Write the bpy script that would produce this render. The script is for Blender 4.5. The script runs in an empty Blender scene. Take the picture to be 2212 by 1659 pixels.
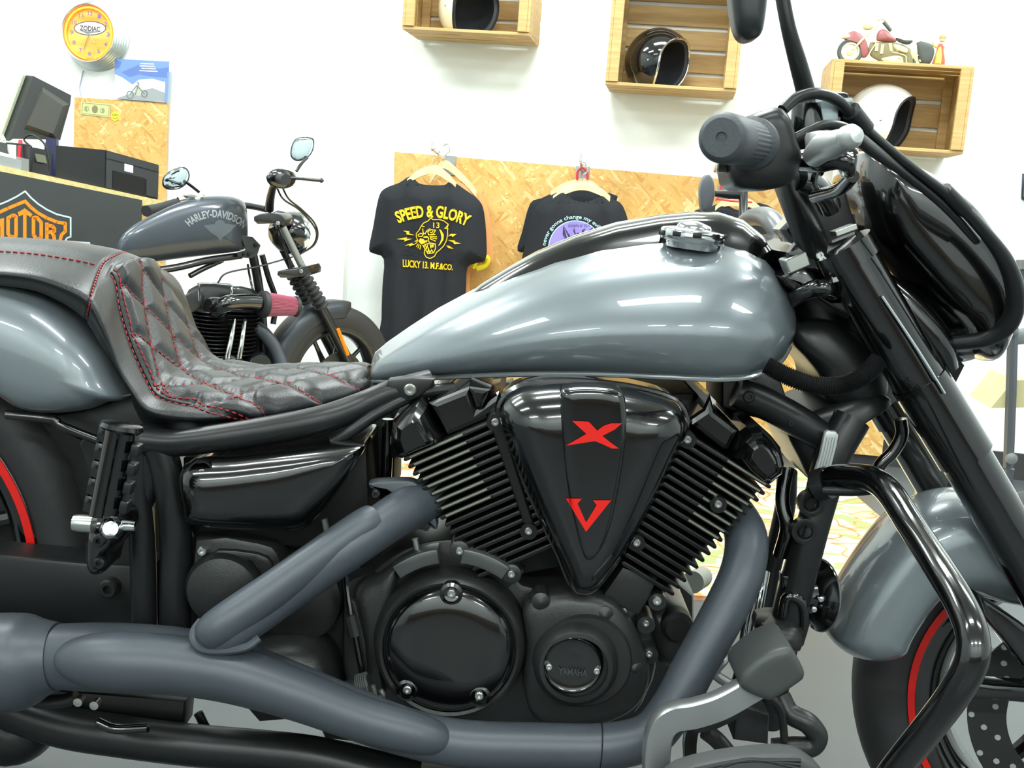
import bpy, bmesh, math, random
from mathutils import Vector, Matrix
from mathutils.bvhtree import BVHTree
from mathutils.geometry import tessellate_polygon
random.seed(7)
SC = bpy.context.scene
COL = SC.collection
# ---------------------------------------------------------------- camera, world, lights
EYE = 0.95
FPX = 2400.0
PITCH = math.radians(9.0)
ROLL = math.radians(4.4)
cd = bpy.data.cameras.new('camera'); cam = bpy.data.objects.new('camera', cd); COL.objects.link(cam)
RM = Matrix.Rotation(math.pi/2 - PITCH, 3, 'X') @ Matrix.Rotation(ROLL, 3, 'Z')
cam.location = (0, 0, EYE); cam.rotation_euler = RM.to_euler()
cd.sensor_width = 36; cd.lens = 36*FPX/2212; cd.clip_start = 0.02
SC.camera = cam
SC.view_settings.view_transform = 'Standard'; SC.view_settings.look = 'None'
SC.view_settings.exposure = -0.25; SC.view_settings.gamma = 1; SC.view_settings.use_curve_mapping = False
w = bpy.data.worlds.new('world'); SC.world = w; w.use_nodes = True
w.node_tree.nodes['Background'].inputs[0].default_value = (0.9, 1.0, 1.0, 1)
w.node_tree.nodes['Background'].inputs[1].default_value = 0.4
try:
    SC.cycles.max_bounces = 8; SC.cycles.diffuse_bounces = 4; SC.cycles.caustics_reflective = False
    SC.cycles.use_denoising = True
except Exception: pass
LAMPS = [(x, y) for y in (-2.7, 0.3, 2.2, 3.5) for x in (-2.2, 0.0, 2.2)]
LAMP_W = {-2.7: 85, 0.3: 34, 2.2: 64, 3.5: 70}
for x, y in LAMPS:
    ld = bpy.data.lights.new('ceiling_lamp', 'AREA'); ld.shape = 'RECTANGLE'; ld.size = 1.2; ld.size_y = 0.3
    ld.energy = LAMP_W[y]; ld.color = (0.93, 1.0, 0.985)
    lo = bpy.data.objects.new('ceiling_lamp', ld); COL.objects.link(lo); lo.location = (x, y, 3.13)

# ---------------------------------------------------------------- projection helpers
C0 = Vector((0, 0, EYE))
def ray(px, py):
    return (RM @ Vector(((px-1106)/FPX, -(py-829.5)/FPX, -1))).normalized()
def P(px, py, Y):
    d = ray(px, py); return C0 + d*(Y/d.y)
WT = math.radians(8.0); WN = Vector((math.sin(WT), math.cos(WT), 0)); WR = Vector((math.cos(WT), -math.sin(WT), 0))
W0 = P(1850, 1003, 4.6)
def W(px, py, off=0.0):                       # point on the back wall, off metres in front of it
    d = ray(px, py); t = ((W0-C0).dot(WN)-off)/d.dot(WN); return C0 + d*t
def wl(p, off=0.0):                            # wall coordinates (u along, z up)
    return W0 + WR*p[0] + Vector((0, 0, p[1]-W0.z)) - WN*off
def wuv(px, py, off=0.0):
    q = W(px, py, off); return ((q-W0).dot(WR), q.z)

# ---------------------------------------------------------------- materials
MATS = {}
def lin(c):
    return tuple(((v/255)/12.92 if v/255 <= .04045 else (((v/255)+.055)/1.055)**2.4) for v in c)
def mat(name, col, rough=.5, metal=0, coat=0, bump=0, bscale=80, emit=0, var=0, vscale=6, spec=.5, trans=0):
    if name in MATS: return MATS[name]
    m = bpy.data.materials.new(name); m.use_nodes = True; nt = m.node_tree; b = nt.nodes['Principled BSDF']
    c = lin(col); b.inputs['Base Color'].default_value = (*c, 1)
    b.inputs['Roughness'].default_value = rough; b.inputs['Metallic'].default_value = metal
    b.inputs['Coat Weight'].default_value = coat; b.inputs['Coat Roughness'].default_value = .03
    b.inputs['Specular IOR Level'].default_value = spec
    b.inputs['Transmission Weight'].default_value = trans
    if emit: b.inputs['Emission Color'].default_value = (*c, 1); b.inputs['Emission Strength'].default_value = emit
    tc = nt.nodes.new('ShaderNodeTexCoord')
    if bump:
        n = nt.nodes.new('ShaderNodeTexNoise'); n.inputs['Scale'].default_value = bscale; n.inputs['Detail'].default_value = 4
        nt.links.new(tc.outputs['Object'], n.inputs['Vector'])
        bp = nt.nodes.new('ShaderNodeBump'); bp.inputs['Strength'].default_value = bump; bp.inputs['Distance'].default_value = .002
        nt.links.new(n.outputs['Fac'], bp.inputs['Height']); nt.links.new(bp.outputs['Normal'], b.inputs['Normal'])
    if var:
        n2 = nt.nodes.new('ShaderNodeTexNoise'); n2.inputs['Scale'].default_value = vscale; n2.inputs['Detail'].default_value = 5
        nt.links.new(tc.outputs['Object'], n2.inputs['Vector'])
        mx = nt.nodes.new('ShaderNodeMix'); mx.data_type = 'RGBA'
        mx.inputs['A'].default_value = (*[v*(1-var) for v in c], 1); mx.inputs['B'].default_value = (*[min(1, v*(1+var)) for v in c], 1)
        nt.links.new(n2.outputs['Fac'], mx.inputs['Factor']); nt.links.new(mx.outputs['Result'], b.inputs['Base Color'])
    MATS[name] = m; return m
def ramp(nt, stops, interp='LINEAR'):
    r = nt.nodes.new('ShaderNodeValToRGB'); r.color_ramp.interpolation = interp
    while len(r.color_ramp.elements) < len(stops): r.color_ramp.elements.new(.5)
    for e, (p, c) in zip(r.color_ramp.elements, stops):
        e.position = p; e.color = (*lin(c), 1)
    return r
def osb_mat(name, shades, seed=0):
    m = mat(name, (200, 150, 80), .6); nt = m.node_tree; b = nt.nodes['Principled BSDF']
    tc = nt.nodes.new('ShaderNodeTexCoord'); prev = None
    for k, (rz, sc) in enumerate([(.5, (16, 16, 60)), (1.9, (15, 15, 70)), (-.5, (18, 18, 80)), (1.25, (14, 14, 70)), (-.15, (18, 18, 90)), (2.3, (16, 16, 80)), (.75, (17, 17, 85))]):
        mp = nt.nodes.new('ShaderNodeMapping'); mp.vector_type = 'TEXTURE'; mp.inputs['Rotation'].default_value = (0, rz, 0); mp.inputs['Location'].default_value = (seed+k*3.1, 0, 1.7*k)
        mp.inputs['Scale'].default_value = tuple(1/q for q in sc)
        nz = nt.nodes.new('ShaderNodeTexNoise'); nz.inputs['Scale'].default_value = 9; nz.inputs['Detail'].default_value = 2
        nt.links.new(tc.outputs['Object'], nz.inputs['Vector'])
        ad = nt.nodes.new('ShaderNodeMix'); ad.data_type = 'VECTOR'; ad.inputs['Factor'].default_value = .03
        nt.links.new(tc.outputs['Object'], ad.inputs['A']); nt.links.new(nz.outputs['Color'], ad.inputs['B'])
        nt.links.new(ad.outputs['Result'], mp.inputs['Vector'])
        vo = nt.nodes.new('ShaderNodeTexVoronoi'); vo.inputs['Scale'].default_value = 1.0; vo.inputs['Randomness'].default_value = 1
        nt.links.new(mp.outputs['Vector'], vo.inputs['Vector'])
        sx = nt.nodes.new('ShaderNodeSeparateColor'); nt.links.new(vo.outputs['Color'], sx.inputs['Color'])
        rp = ramp(nt, shades); nt.links.new(sx.outputs[0], rp.inputs['Fac'])
        if prev is None: prev = rp.outputs['Color']
        else:
            mx = nt.nodes.new('ShaderNodeMix'); mx.data_type = 'RGBA'
            gt = nt.nodes.new('ShaderNodeMath'); gt.operation = 'GREATER_THAN'; gt.inputs[1].default_value = .58
            nt.links.new(sx.outputs[1], gt.inputs[0])
            nt.links.new(gt.outputs[0], mx.inputs['Factor']); nt.links.new(prev, mx.inputs['A']); nt.links.new(rp.outputs['Color'], mx.inputs['B'])
            prev = mx.outputs['Result']
    nt.links.new(prev, b.inputs['Base Color'])
    return m
def wood_mat(name, a, c, scale=(3, 40, 40), rough=.55):
    m = mat(name, a, rough); nt = m.node_tree; b = nt.nodes['Principled BSDF']
    tc = nt.nodes.new('ShaderNodeTexCoord'); mp = nt.nodes.new('ShaderNodeMapping'); mp.inputs['Scale'].default_value = scale
    nt.links.new(tc.outputs['Object'], mp.inputs['Vector'])
    n = nt.nodes.new('ShaderNodeTexNoise'); n.inputs['Scale'].default_value = 1.6; n.inputs['Detail'].default_value = 6
    nt.links.new(mp.outputs['Vector'], n.inputs['Vector'])
    r = ramp(nt, [(.3, a), (.7, c)]); nt.links.new(n.outputs['Fac'], r.inputs['Fac']); nt.links.new(r.outputs['Color'], b.inputs['Base Color'])
    return m
M_grey = mat('grey_paint', (122, 130, 135), .3, .25, 1.0)
M_gloss = mat('gloss_black', (7, 7, 8), .18, 0, 1.0)
M_exh = mat('matte_black_exhaust', (70, 76, 83), .42, .1, 0, spec=.6)
M_satin = mat('satin_black', (33, 34, 35), .34, .2)
M_cast = mat('cast_dark', (54, 55, 55), .36, .45, 0, .15, 300)
M_dark = mat('dark_cavity', (8, 8, 9), .6)
M_fin = mat('fin_black', (10, 10, 11), .35)
M_edge = mat('machined_edge', (150, 152, 135), .35, .7)
M_leather = mat('black_leather', (22, 23, 25), .33, 0, 0, .2, 500, spec=.45)
M_rubber = mat('rubber', (38, 39, 41), .6)
M_grip = mat('grip_rubber', (70, 74, 78), .55, bump=.2, bscale=300)
M_chrome = mat('chrome', (225, 228, 230), .1, 1)
M_steel = mat('bolt_steel', (190, 192, 188), .25, .9)
M_alu = mat('aluminium', (165, 168, 168), .35, .8)
M_red = mat('red_vinyl', (225, 28, 20), .35)
M_stitch = mat('red_stitch', (150, 22, 30), .6)
M_tyre = mat('tyre', (42, 42, 43), .62, bump=.2, bscale=120)
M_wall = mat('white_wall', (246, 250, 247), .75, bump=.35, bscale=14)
M_ceil = mat('ceiling_white', (225, 228, 226), .8)
M_floor = mat('grey_resin_floor', (74, 78, 79), .38, var=.18, vscale=2.5)
M_basebd = mat('dark_baseboard', (55, 55, 55), .5)
OSB_SH = [(0, (196, 144, 74)), (.25, (212, 166, 94)), (.5, (218, 176, 106)), (.75, (210, 162, 88)), (1, (234, 204, 146))]
M_osb = osb_mat('chipboard', OSB_SH)
M_osb2 = osb_mat('chipboard_counter', OSB_SH, 5)
M_crate = wood_mat('crate_pine', (172, 138, 84), (202, 170, 112))
M_hang = wood_mat('hanger_wood', (222, 196, 140), (240, 222, 176))
M_top = wood_mat('worktop_wood', (206, 186, 122), (226, 210, 150))
M_tee = mat('black_cotton', (38, 40, 44), .85, bump=.5, bscale=30, spec=.2)
M_yel = mat('yellow_print', (236, 190, 20), .6)
M_cream = mat('cream_helmet', (236, 234, 205), .15, 0, 1)
M_white = mat('white_helmet', (240, 238, 228), .15, 0, 1)
M_glass = mat('mirror_glass', (215, 228, 232), .04, 1)

# ---------------------------------------------------------------- object helpers
REG = {}
def thing(name, label, cat, loc=(0, 0, 0), rot=None, group=None):
    o = bpy.data.objects.new(name, None); COL.objects.link(o); o.location = loc; o.empty_display_size = .05
    if rot is not None: o.rotation_euler = rot
    o['label'] = label; o['category'] = cat
    if group: o['group'] = group
    return o
def tag(o, label, cat, group=None):
    o['label'] = label; o['category'] = cat
    if group: o['group'] = group
    return o
def top(o):
    while o.parent: o = o.parent
    return o
def obj(name, geo, m, parent=None, smooth=True, ang=38, local=False, label=None, midx=None):
    Vs, Fs = geo
    Vs = [Vector(v) for v in Vs]
    off = Vector((0, 0, 0))
    if parent is not None and not local: off = Vector(top(parent).location)
    o_off = off
    if parent is None and not local:
        c = Vector((sum(v.x for v in Vs)/len(Vs), sum(v.y for v in Vs)/len(Vs), min(v.z for v in Vs))); o_off = c
    me = bpy.data.meshes.new(name); me.from_pydata([tuple(v-o_off) for v in Vs], [], Fs); me.validate()
    bm = bmesh.new(); bm.from_mesh(me); bmesh.ops.recalc_face_normals(bm, faces=bm.faces); bm.to_mesh(me); bm.free()
    ms = m if isinstance(m, (list, tuple)) else [m]
    for k in ms: me.materials.append(k)
    if midx:
        for p, i in zip(me.polygons, midx): p.material_index = i
    if smooth:
        for p in me.polygons: p.use_smooth = True
        try: me.set_sharp_from_angle(angle=math.radians(ang))
        except Exception: pass
    o = bpy.data.objects.new(name, me); COL.objects.link(o)
    if parent is not None: o.parent = parent
    elif not local: o.location = o_off
    if label: o['label'] = label
    REG[o.name] = (Vs, Fs)
    return o
def join(*gs):
    V, F = [], []
    for g in gs:
        n = len(V); V += list(g[0]); F += [tuple(i+n for i in f) for f in g[1]]
    return V, F
def cr(p, n, closed=False):                   # Catmull-Rom resample, points as Vectors
    p = [Vector(q) for q in p]; out = []; N = len(p)
    segs = N if closed else N-1
    for i in range(segs):
        a = p[(i-1) % N] if closed or i > 0 else p[0]*2-p[1]
        b = p[i]; c = p[(i+1) % N]
        d = p[(i+2) % N] if closed or i+2 < N else p[-1]*2-p[-2]
        for k in range(n):
            t = k/n
            out.append(.5*((2*b)+(c-a)*t+(2*a-5*b+4*c-d)*t*t+(3*b-a-3*c+d)*t**3))
    if not closed: out.append(p[-1].copy())
    return out
def tube(pts, r, n=16, res=6, closed=False, cap=True, sq=None):
    pts = [Vector(p) for p in pts]; N = len(pts)
    rs = r if isinstance(r, (list, tuple)) else [r]*N
    ext = [Vector((*p, q)) for p, q in zip(pts, rs)]
    c = cr(ext, res, closed) if res > 1 else ext
    ps = [Vector(q[:3]) for q in c]; rr = [abs(q[3]) for q in c]; K = len(ps)
    V, F = [], []
    up = None
    for i in range(K):
        if closed: t = ps[(i+1) % K]-ps[i-1]
        else: t = ps[min(i+1, K-1)]-ps[max(i-1, 0)]
        t = t.normalized() if t.length > 1e-9 else Vector((0, 0, 1))
        if up is None: up = Vector((0, 0, 1)) if abs(t.z) < .9 else Vector((1, 0, 0))
        s = t.cross(up).normalized(); up = s.cross(t).normalized()
        for k in range(n):
            a = 2*math.pi*k/n; V.append(ps[i]+(s*math.cos(a)+up*math.sin(a))*rr[i])
    for i in range(K if closed else K-1):
        j = (i+1) % K
        for k in range(n):
            l = (k+1) % n; F.append((i*n+k, i*n+l, j*n+l, j*n+k))
    if cap and not closed:
        F.append(tuple(range(n-1, -1, -1))); F.append(tuple((K-1)*n+k for k in range(n)))
    return V, F
def rings(R, cap=True, closed=True):
    n = len(R[0]); V = [v for r in R for v in r]; F = []
    for i in range(len(R)-1):
        for k in range(n if closed else n-1):
            l = (k+1) % n; F.append((i*n+k, i*n+l, (i+1)*n+l, (i+1)*n+k))
    if cap: F.append(tuple(range(n-1, -1, -1))); F.append(tuple((len(R)-1)*n+k for k in range(n)))
    return V, F
def lathe(c, ax, prof, n=32, cap=True):       # prof: (radius, height along ax)
    c = Vector(c); ax = Vector(ax).normalized(); u = Vector((0, 0, 1)) if abs(ax.z) < .9 else Vector((1, 0, 0))
    s = ax.cross(u).normalized(); u = s.cross(ax)
    R = [[c+ax*h+(s*math.cos(2*math.pi*k/n)+u*math.sin(2*math.pi*k/n))*max(r, 1e-5) for k in range(n)] for r, h in prof]
    return rings(R, cap)
NEAR = Vector((0, -1, 0))
def px2(poly, Y): return [P(x, y, Y(x, y) if callable(Y) else Y) for x, y in poly]
def smo(poly, n=4): return [(v.x, v.y) for v in cr([Vector((x, y, 0)) for x, y in poly], n, True)]
def inset(pts, d):                            # polygon inset in its own plane (x,z), pts 3D
    N = len(pts); A = sum(pts[i].x*pts[(i+1) % N].z-pts[(i+1) % N].x*pts[i].z for i in range(N)); sg = 1 if A > 0 else -1
    out = []
    for i in range(N):
        a = pts[i]-pts[i-1]; b = pts[(i+1) % N]-pts[i]
        na = Vector((-a.z, 0, a.x)); nb = Vector((-b.z, 0, b.x))
        if na.length > 1e-9: na.normalize()
        if nb.length > 1e-9: nb.normalize()
        m = na+nb
        if m.length < 1e-6: m = na
        m.normalize(); k = max(.35, m.dot(na)); out.append(pts[i]+m*sg*d/k)
    return out
def plate(poly, Y, th, bev=.003, sm=0, back=True):  # near face at Y, grows away from the camera
    if sm: poly = smo(poly, sm)
    o = px2(poly, Y); i1 = inset(o, bev); i2 = inset(o, bev*.35)
    D = Vector((0, 1, 0))
    R = [i1, [p+D*bev*.3 for p in i2], [p+D*bev for p in o], [p+D*th for p in o]]
    return rings(R)
def dist_spine(p, sp):
    best = None
    for a, b in zip(sp, sp[1:]) if len(sp) > 1 else [(sp[0], sp[0])]:
        ab = b-a; t = 0 if ab.length < 1e-9 else max(0, min(1, (p-a).dot(ab)/ab.length_squared)); q = a+ab*t
        if best is None or (q-p).length < (best-p).length: best = q
    return best
def pillow(poly, Y, h, spine=None, sm=4, th=.01, pw=2.2, steps=8, mirror=None, flat=0.0, yfn=None):
    """outline at plane Y, bulging h towards the camera; mirror=Yc closes it with its far twin"""
    if sm: poly = smo(poly, sm)
    o = px2(poly, Y)
    if spine is None:
        spine = [(sum(p[0] for p in poly)/len(poly), sum(p[1] for p in poly)/len(poly))]
    sp = px2(spine, Y)
    near = [dist_spine(p, sp) for p in o]
    R = []; Q = []
    for k in range(steps+1):
        s = 1-math.cos(k/steps*math.pi/2); s = min(s, .985)
        hh = h*(1-(1-s)**pw)**(1/pw)
        s2 = s*(1-flat)
        ring = []; rq = []
        for p, q in zip(o, near):
            v = p*(1-s2)+q*s2; hv = hh*(yfn(v) if yfn else 1); ring.append(v-Vector((0, hv, 0))); rq.append(v+Vector((0, hv, 0)))
        R.append(ring); Q.append(rq)
    if mirror == 'sym': return rings(list(reversed(R))+Q[1:])
    if mirror is not None:
        far = [[Vector((v.x, 2*mirror-v.y, v.z)) for v in r] for r in R]
        return rings(list(reversed(R))+far)
    return rings(list(reversed(R))+[[p+Vector((0, th, 0)) for p in o]])
def box(c, d, R=None, bev=0.0):
    c = Vector(c); hx, hy, hz = d[0]/2, d[1]/2, d[2]/2
    bm = bmesh.new(); bmesh.ops.create_cube(bm, size=1)
    for v in bm.verts: v.co = Vector((v.co.x*d[0], v.co.y*d[1], v.co.z*d[2]))
    if bev: bmesh.ops.bevel(bm, geom=list(bm.edges), offset=bev, segments=2, profile=.5, affect='EDGES')
    bm.verts.index_update()
    V = [(R @ v.co if R is not None else v.co.copy())+c for v in bm.verts]; F = [tuple(v.index for v in f.verts) for f in bm.faces]
    bm.free(); return V, F
def rotd(deg, axis='Y'): return Matrix.Rotation(math.radians(deg), 3, axis)
def bolt(px, py, Y, rpx, parent, m=None, ax=NEAR, name='bolt', h=.6):
    r = rpx*Y/FPX; c = P(px, py, Y)
    g = lathe(c, ax, [(.42*r, -.1*r), (.45*r, h*r), (.8*r, h*r), (r, h*.6*r), (r, -.8*r)], 20, cap=True)
    return obj(name, g, m or M_steel, parent, ang=30)
def sweep_rect(pts, wv, hv, res=6):           # flat bar: wv, hv half sizes; wv along world-Y-ish
    ps = cr(pts, res); R = []
    for i, p in enumerate(ps):
        t = (ps[min(i+1, len(ps)-1)]-ps[max(i-1, 0)]).normalized(); s = Vector((0, 1, 0)); u = s.cross(t).normalized()
        R.append([p+s*wv*a+u*hv*b for a, b in ((-1, -1), (-.7, -1.15), (.7, -1.15), (1, -1), (1, 1), (.7, 1.15), (-.7, 1.15), (-1, 1))])
    return rings(R)

# ---------------------------------------------------------------- prints and stickers that lie on a surface
def bvh_of(objs):
    V, F = join(*[REG[o.name] for o in objs]); return BVHTree.FromPolygons([tuple(v) for v in V], F)
def tri_mesh(polys, maxe):
    PV, PF = [], []; ix = {}
    def vid(p):
        k = (round(p[0], 4), round(p[1], 4))
        if k not in ix: ix[k] = len(PV); PV.append(p)
        return ix[k]
    for pl in polys:
        if len(pl) == 3: T3 = [tuple(pl)]
        else:
            pts = [Vector((x, y, 0)) for x, y in pl]; T3 = [tuple(pl[i] for i in t) for t in tessellate_polygon([pts])]
        L = max([math.dist(a, b) for t in T3 for a, b in ((t[0], t[1]), (t[1], t[2]), (t[2], t[0]))] or [0])
        for _ in range(max(0, min(5, math.ceil(math.log2(max(L/maxe, 1)))))):
            N = []
            for a, b, c in T3:
                m = lambda p, q: ((p[0]+q[0])/2, (p[1]+q[1])/2)
                ab, bc, ca = m(a, b), m(b, c), m(c, a); N += [(a, ab, ca), (ab, b, bc), (ca, bc, c), (ab, bc, ca)]
            T3 = N
        for t in T3:
            f = tuple(vid(p) for p in t)
            if len(set(f)) == 3: PF.append(f)
    return PV, PF
def decal(name, polys, targets, m, parent, off=.0006, maxe=14, holes=None, label=None):
    """polys: px polygons, laid on the target surfaces where they stand"""
    T = bvh_of(targets if isinstance(targets, (list, tuple)) else [targets])
    PV, PF = tri_mesh(polys, maxe); V = []; ok = set()
    for i, (x, y) in enumerate(PV):
        d = ray(x, y); hit = T.ray_cast(C0, d)
        if hit[0] is None: V.append(C0+d)
        else: V.append(hit[0]-d*off*(1/max(.3, abs(d.dot(hit[1]))))); ok.add(i)
    F = [f for f in PF if all(i in ok for i in f)]
    if not F: print('decal missed', name); return None
    used = sorted({i for f in F for i in f}); mp = {i: k for k, i in enumerate(used)}
    V = [V[i] for i in used]; F = [tuple(mp[i] for i in f) for f in F]
    return obj(name, (V, F), m, parent, label=label)
def strokes(lines, w):
    out = []
    for ln in lines:
        for (x0, y0), (x1, y1) in zip(ln, ln[1:]):
            d = math.hypot(x1-x0, y1-y0)
            if d < 1e-6: continue
            nx, ny = -(y1-y0)/d*w/2, (x1-x0)/d*w/2; ex, ey = (x1-x0)/d*w*.25, (y1-y0)/d*w*.25
            out.append([(x0-ex+nx, y0-ey+ny), (x1+ex+nx, y1+ey+ny), (x1+ex-nx, y1+ey-ny), (x0-ex-nx, y0-ey-ny)])
    return out
def text_tris(s, bold=0.0):
    cu = bpy.data.curves.new('t', 'FONT'); cu.body = s; cu.size = 1; cu.offset = bold; cu.resolution_u = 3
    o = bpy.data.objects.new('t', cu); COL.objects.link(o)
    dg = bpy.context.evaluated_depsgraph_get(); ev = o.evaluated_get(dg); me = ev.to_mesh()
    V = [(v.co.x, v.co.y) for v in me.vertices]; T = [[V[i] for i in p.vertices] for p in me.polygons]
    ev.to_mesh_clear(); bpy.data.objects.remove(o); bpy.data.curves.remove(cu)
    x0 = min(v[0] for v in V); x1 = max(v[0] for v in V); y0 = min(v[1] for v in V); y1 = max(v[1] for v in V)
    return [[((x-x0)/(x1-x0), (y-y0)/(y1-y0)) for x, y in t] for t in T]
def text_px(s, fn, bold=0.0):                 # fn maps unit text square (u right, v up) to px
    return [[fn(u, v) for u, v in t] for t in text_tris(s, bold)]
def quadmap(tl, tr, br, bl, arc=0.0):
    def f(u, v):
        a = (tl[0]+(tr[0]-tl[0])*u, tl[1]+(tr[1]-tl[1])*u); b = (bl[0]+(br[0]-bl[0])*u, bl[1]+(br[1]-bl[1])*u)
        return (b[0]+(a[0]-b[0])*v, b[1]+(a[1]-b[1])*v-arc*4*u*(1-u))
    return f
# ================================================================ the setting
def struct(name, geo, m, **k):
    o = obj(name, geo, m, **k); o['kind'] = 'structure'; return o
RX0, RX1, RY0 = -3.4, 3.6, -3.6
def wall_y(x): return W0.y - (x-W0.x)*math.tan(WT)
CEIL = 3.2
def slab(pts, d):                              # pts: quad, extruded along d
    a = [Vector(p) for p in pts]; b = [p+Vector(d) for p in a]
    return a+b, [(0, 1, 2, 3), (7, 6, 5, 4), (0, 4, 5, 1), (1, 5, 6, 2), (2, 6, 7, 3), (3, 7, 4, 0)]
yl, yr = wall_y(RX0-.2), wall_y(RX1+.2)
struct('floor', slab([(RX0-.2, RY0-.2, 0), (RX1+.2, RY0-.2, 0), (RX1+.2, yr+.2, 0), (RX0-.2, yl+.2, 0)], (0, 0, -.1)), M_floor, smooth=False)
struct('ceiling', slab([(RX0-.2, RY0-.2, CEIL), (RX1+.2, RY0-.2, CEIL), (RX1+.2, yr+.2, CEIL), (RX0-.2, yl+.2, CEIL)], (0, 0, .1)), M_ceil, smooth=False)
struct('wall_back', slab([(RX0-.2, yl, 0), (RX1+.2, yr, 0), (RX1+.2, yr, CEIL), (RX0-.2, yl, CEIL)], WN*.12), M_wall, smooth=False)
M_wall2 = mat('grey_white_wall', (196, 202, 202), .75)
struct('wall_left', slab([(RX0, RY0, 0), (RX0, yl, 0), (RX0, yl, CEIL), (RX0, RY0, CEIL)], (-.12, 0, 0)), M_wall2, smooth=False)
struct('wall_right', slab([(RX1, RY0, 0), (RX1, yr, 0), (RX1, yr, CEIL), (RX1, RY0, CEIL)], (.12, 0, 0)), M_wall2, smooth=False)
struct('wall_front', slab([(RX0, RY0, 0), (RX1, RY0, 0), (RX1, RY0, CEIL), (RX0, RY0, CEIL)], (0, -.12, 0)), M_wall, smooth=False)
M_wains = mat('brown_panel', (92, 74, 52), .5)
struct('trim_1', slab([(RX0+.01, RY0+.005, 0), (RX1-.01, RY0+.005, 0), (RX1-.01, RY0+.005, .75), (RX0+.01, RY0+.005, .75)], (0, .03, 0)), M_wains, smooth=False)
def wbox(u0, u1, z0, z1, off0, off1):          # box standing on the back wall
    return slab([wl((u0, z0), off0), wl((u1, z0), off0), wl((u1, z1), off0), wl((u0, z1), off0)], -WN*(off1-off0))
uL, uR = (Vector((RX0, yl, 0))-W0).dot(WR)+.02, (Vector((RX1, yr, 0))-W0).dot(WR)-.02
pu0, pu1 = wuv(548, 600)[0], wuv(752, 600)[0]
struct('trim_2', wbox(pu0, pu1, 0, CEIL-.001, 0, .07), M_wall, smooth=False)
struct('baseboard_back', wbox(pu1+.01, uR, 0, .11, 0, .015), M_basebd, smooth=False)  # baseboard, made taller so its dark face takes in the floor shadow below
for x, y in LAMPS:                             # fittings that hold the lamps
    f = thing('ceiling_light', 'white strip light on the ceiling, '+{-2.2: 'left', 0.0: 'middle', 2.2: 'right'}[x]+' one '+{-2.7: 'in the row nearest the front wall', .3: 'above the foreground motorcycle', 2.2: 'over the middle of the room', 3.5: 'in the row nearest the crates'}[y], 'ceiling light', (x, y, CEIL-.06), group='strip lights on the ceiling')
    obj('housing', box((x, y, CEIL-.028), (1.24, .34, .05), bev=.006), M_ceil, f, smooth=False)

# painted floral floor covering against the back wall
M_rug = mat('floral_floor_cover', (245, 238, 205), .45)
nt = M_rug.node_tree; b = nt.nodes['Principled BSDF']; tc = nt.nodes.new('ShaderNodeTexCoord')
prev = None
for k, (sc, cl, lo, hi, dist) in enumerate([(2.4, (206, 212, 150), .52, .58, 2.5), (1.7, (214, 92, 48), .555, .572, 3.0), (3.6, (150, 176, 110), .58, .60, 2.0), (1.4, (222, 116, 62), .53, .548, 3.5)]):
    mp = nt.nodes.new('ShaderNodeMapping'); mp.inputs['Location'].default_value = (3.7*k, 1.3*k, 0); mp.inputs['Scale'].default_value = (1, 1.4, 1); mp.inputs['Rotation'].default_value = (0, 0, .5*k)
    nt.links.new(tc.outputs['Object'], mp.inputs['Vector'])
    n = nt.nodes.new('ShaderNodeTexNoise'); n.inputs['Scale'].default_value = sc; n.inputs['Detail'].default_value = 1.2; n.inputs['Distortion'].default_value = dist
    nt.links.new(mp.outputs['Vector'], n.inputs['Vector'])
    r = nt.nodes.new('ShaderNodeValToRGB'); e = r.color_ramp.elements; e[0].position = lo; e[0].color = (0, 0, 0, 1); e[1].position = hi; e[1].color = (1, 1, 1, 1)
    if k in (1, 3): x = e.new(hi+.055); x.color = (0, 0, 0, 1); x.position = hi+.055
    nt.links.new(n.outputs['Fac'], r.inputs['Fac'])
    mx = nt.nodes.new('ShaderNodeMix'); mx.data_type = 'RGBA'; mx.inputs['A'].default_value = (*lin((238, 228, 190)), 1); mx.inputs['B'].default_value = (*lin(cl), 1)
    if prev is not None: nt.links.new(prev, mx.inputs['A'])
    nt.links.new(r.outputs['Color'], mx.inputs['Factor']); prev = mx.outputs['Result']
nt.links.new(prev, b.inputs['Base Color'])
def floor_pt(px, py, z=0):
    d = ray(px, py); return C0+d*((z-EYE)/d.z)
ra = floor_pt(1480, 1287, .012)
rug_y1 = wall_y(.6)-.35
rugp = [Vector((-.42, ra.y+.02, 0)), Vector((1.28, ra.y, 0)), Vector((1.28, rug_y1-.05, 0)), Vector((-.42, rug_y1+.05, 0))]
rug = obj('floral_rug', slab(rugp, (0, 0, .012)), [M_rug], smooth=False)
tag(rug, 'cream floor covering with faded orange and green flowers behind the engine', 'rug')

# ================================================================ back wall: boards, crates, helmets, shirts
def board(name, tl, tr, br, bl, off, th, m, label, cat):
    a = wuv(*tl, off); b_ = wuv(*tr, off); c = wuv(*br, off); d = wuv(*bl, off)
    z1 = (a[1]+b_[1])/2; 
    g = slab([wl(p, off-th) for p in (d, c, b_, a)], -WN*th)
    o = obj(name, g, m, smooth=False); tag(o, label, cat); return o
ob = board('chipboard_panel', (852, 328), (1965, 420), (1905, 986), (842, 890), .03, .018, M_osb, 'large orange chipboard wall panel behind the hanging T-shirts', 'wall panel')
def wt(x, y, off): return W(x, y, off)
# small screws in the panel corner
ob2 = board('chipboard_panel', (161, 210), (361, 222), (349, 640), (152, 640), .03, .018, M_osb2, 'narrow chipboard panel on the wall behind the black printer', 'wall panel')

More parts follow.
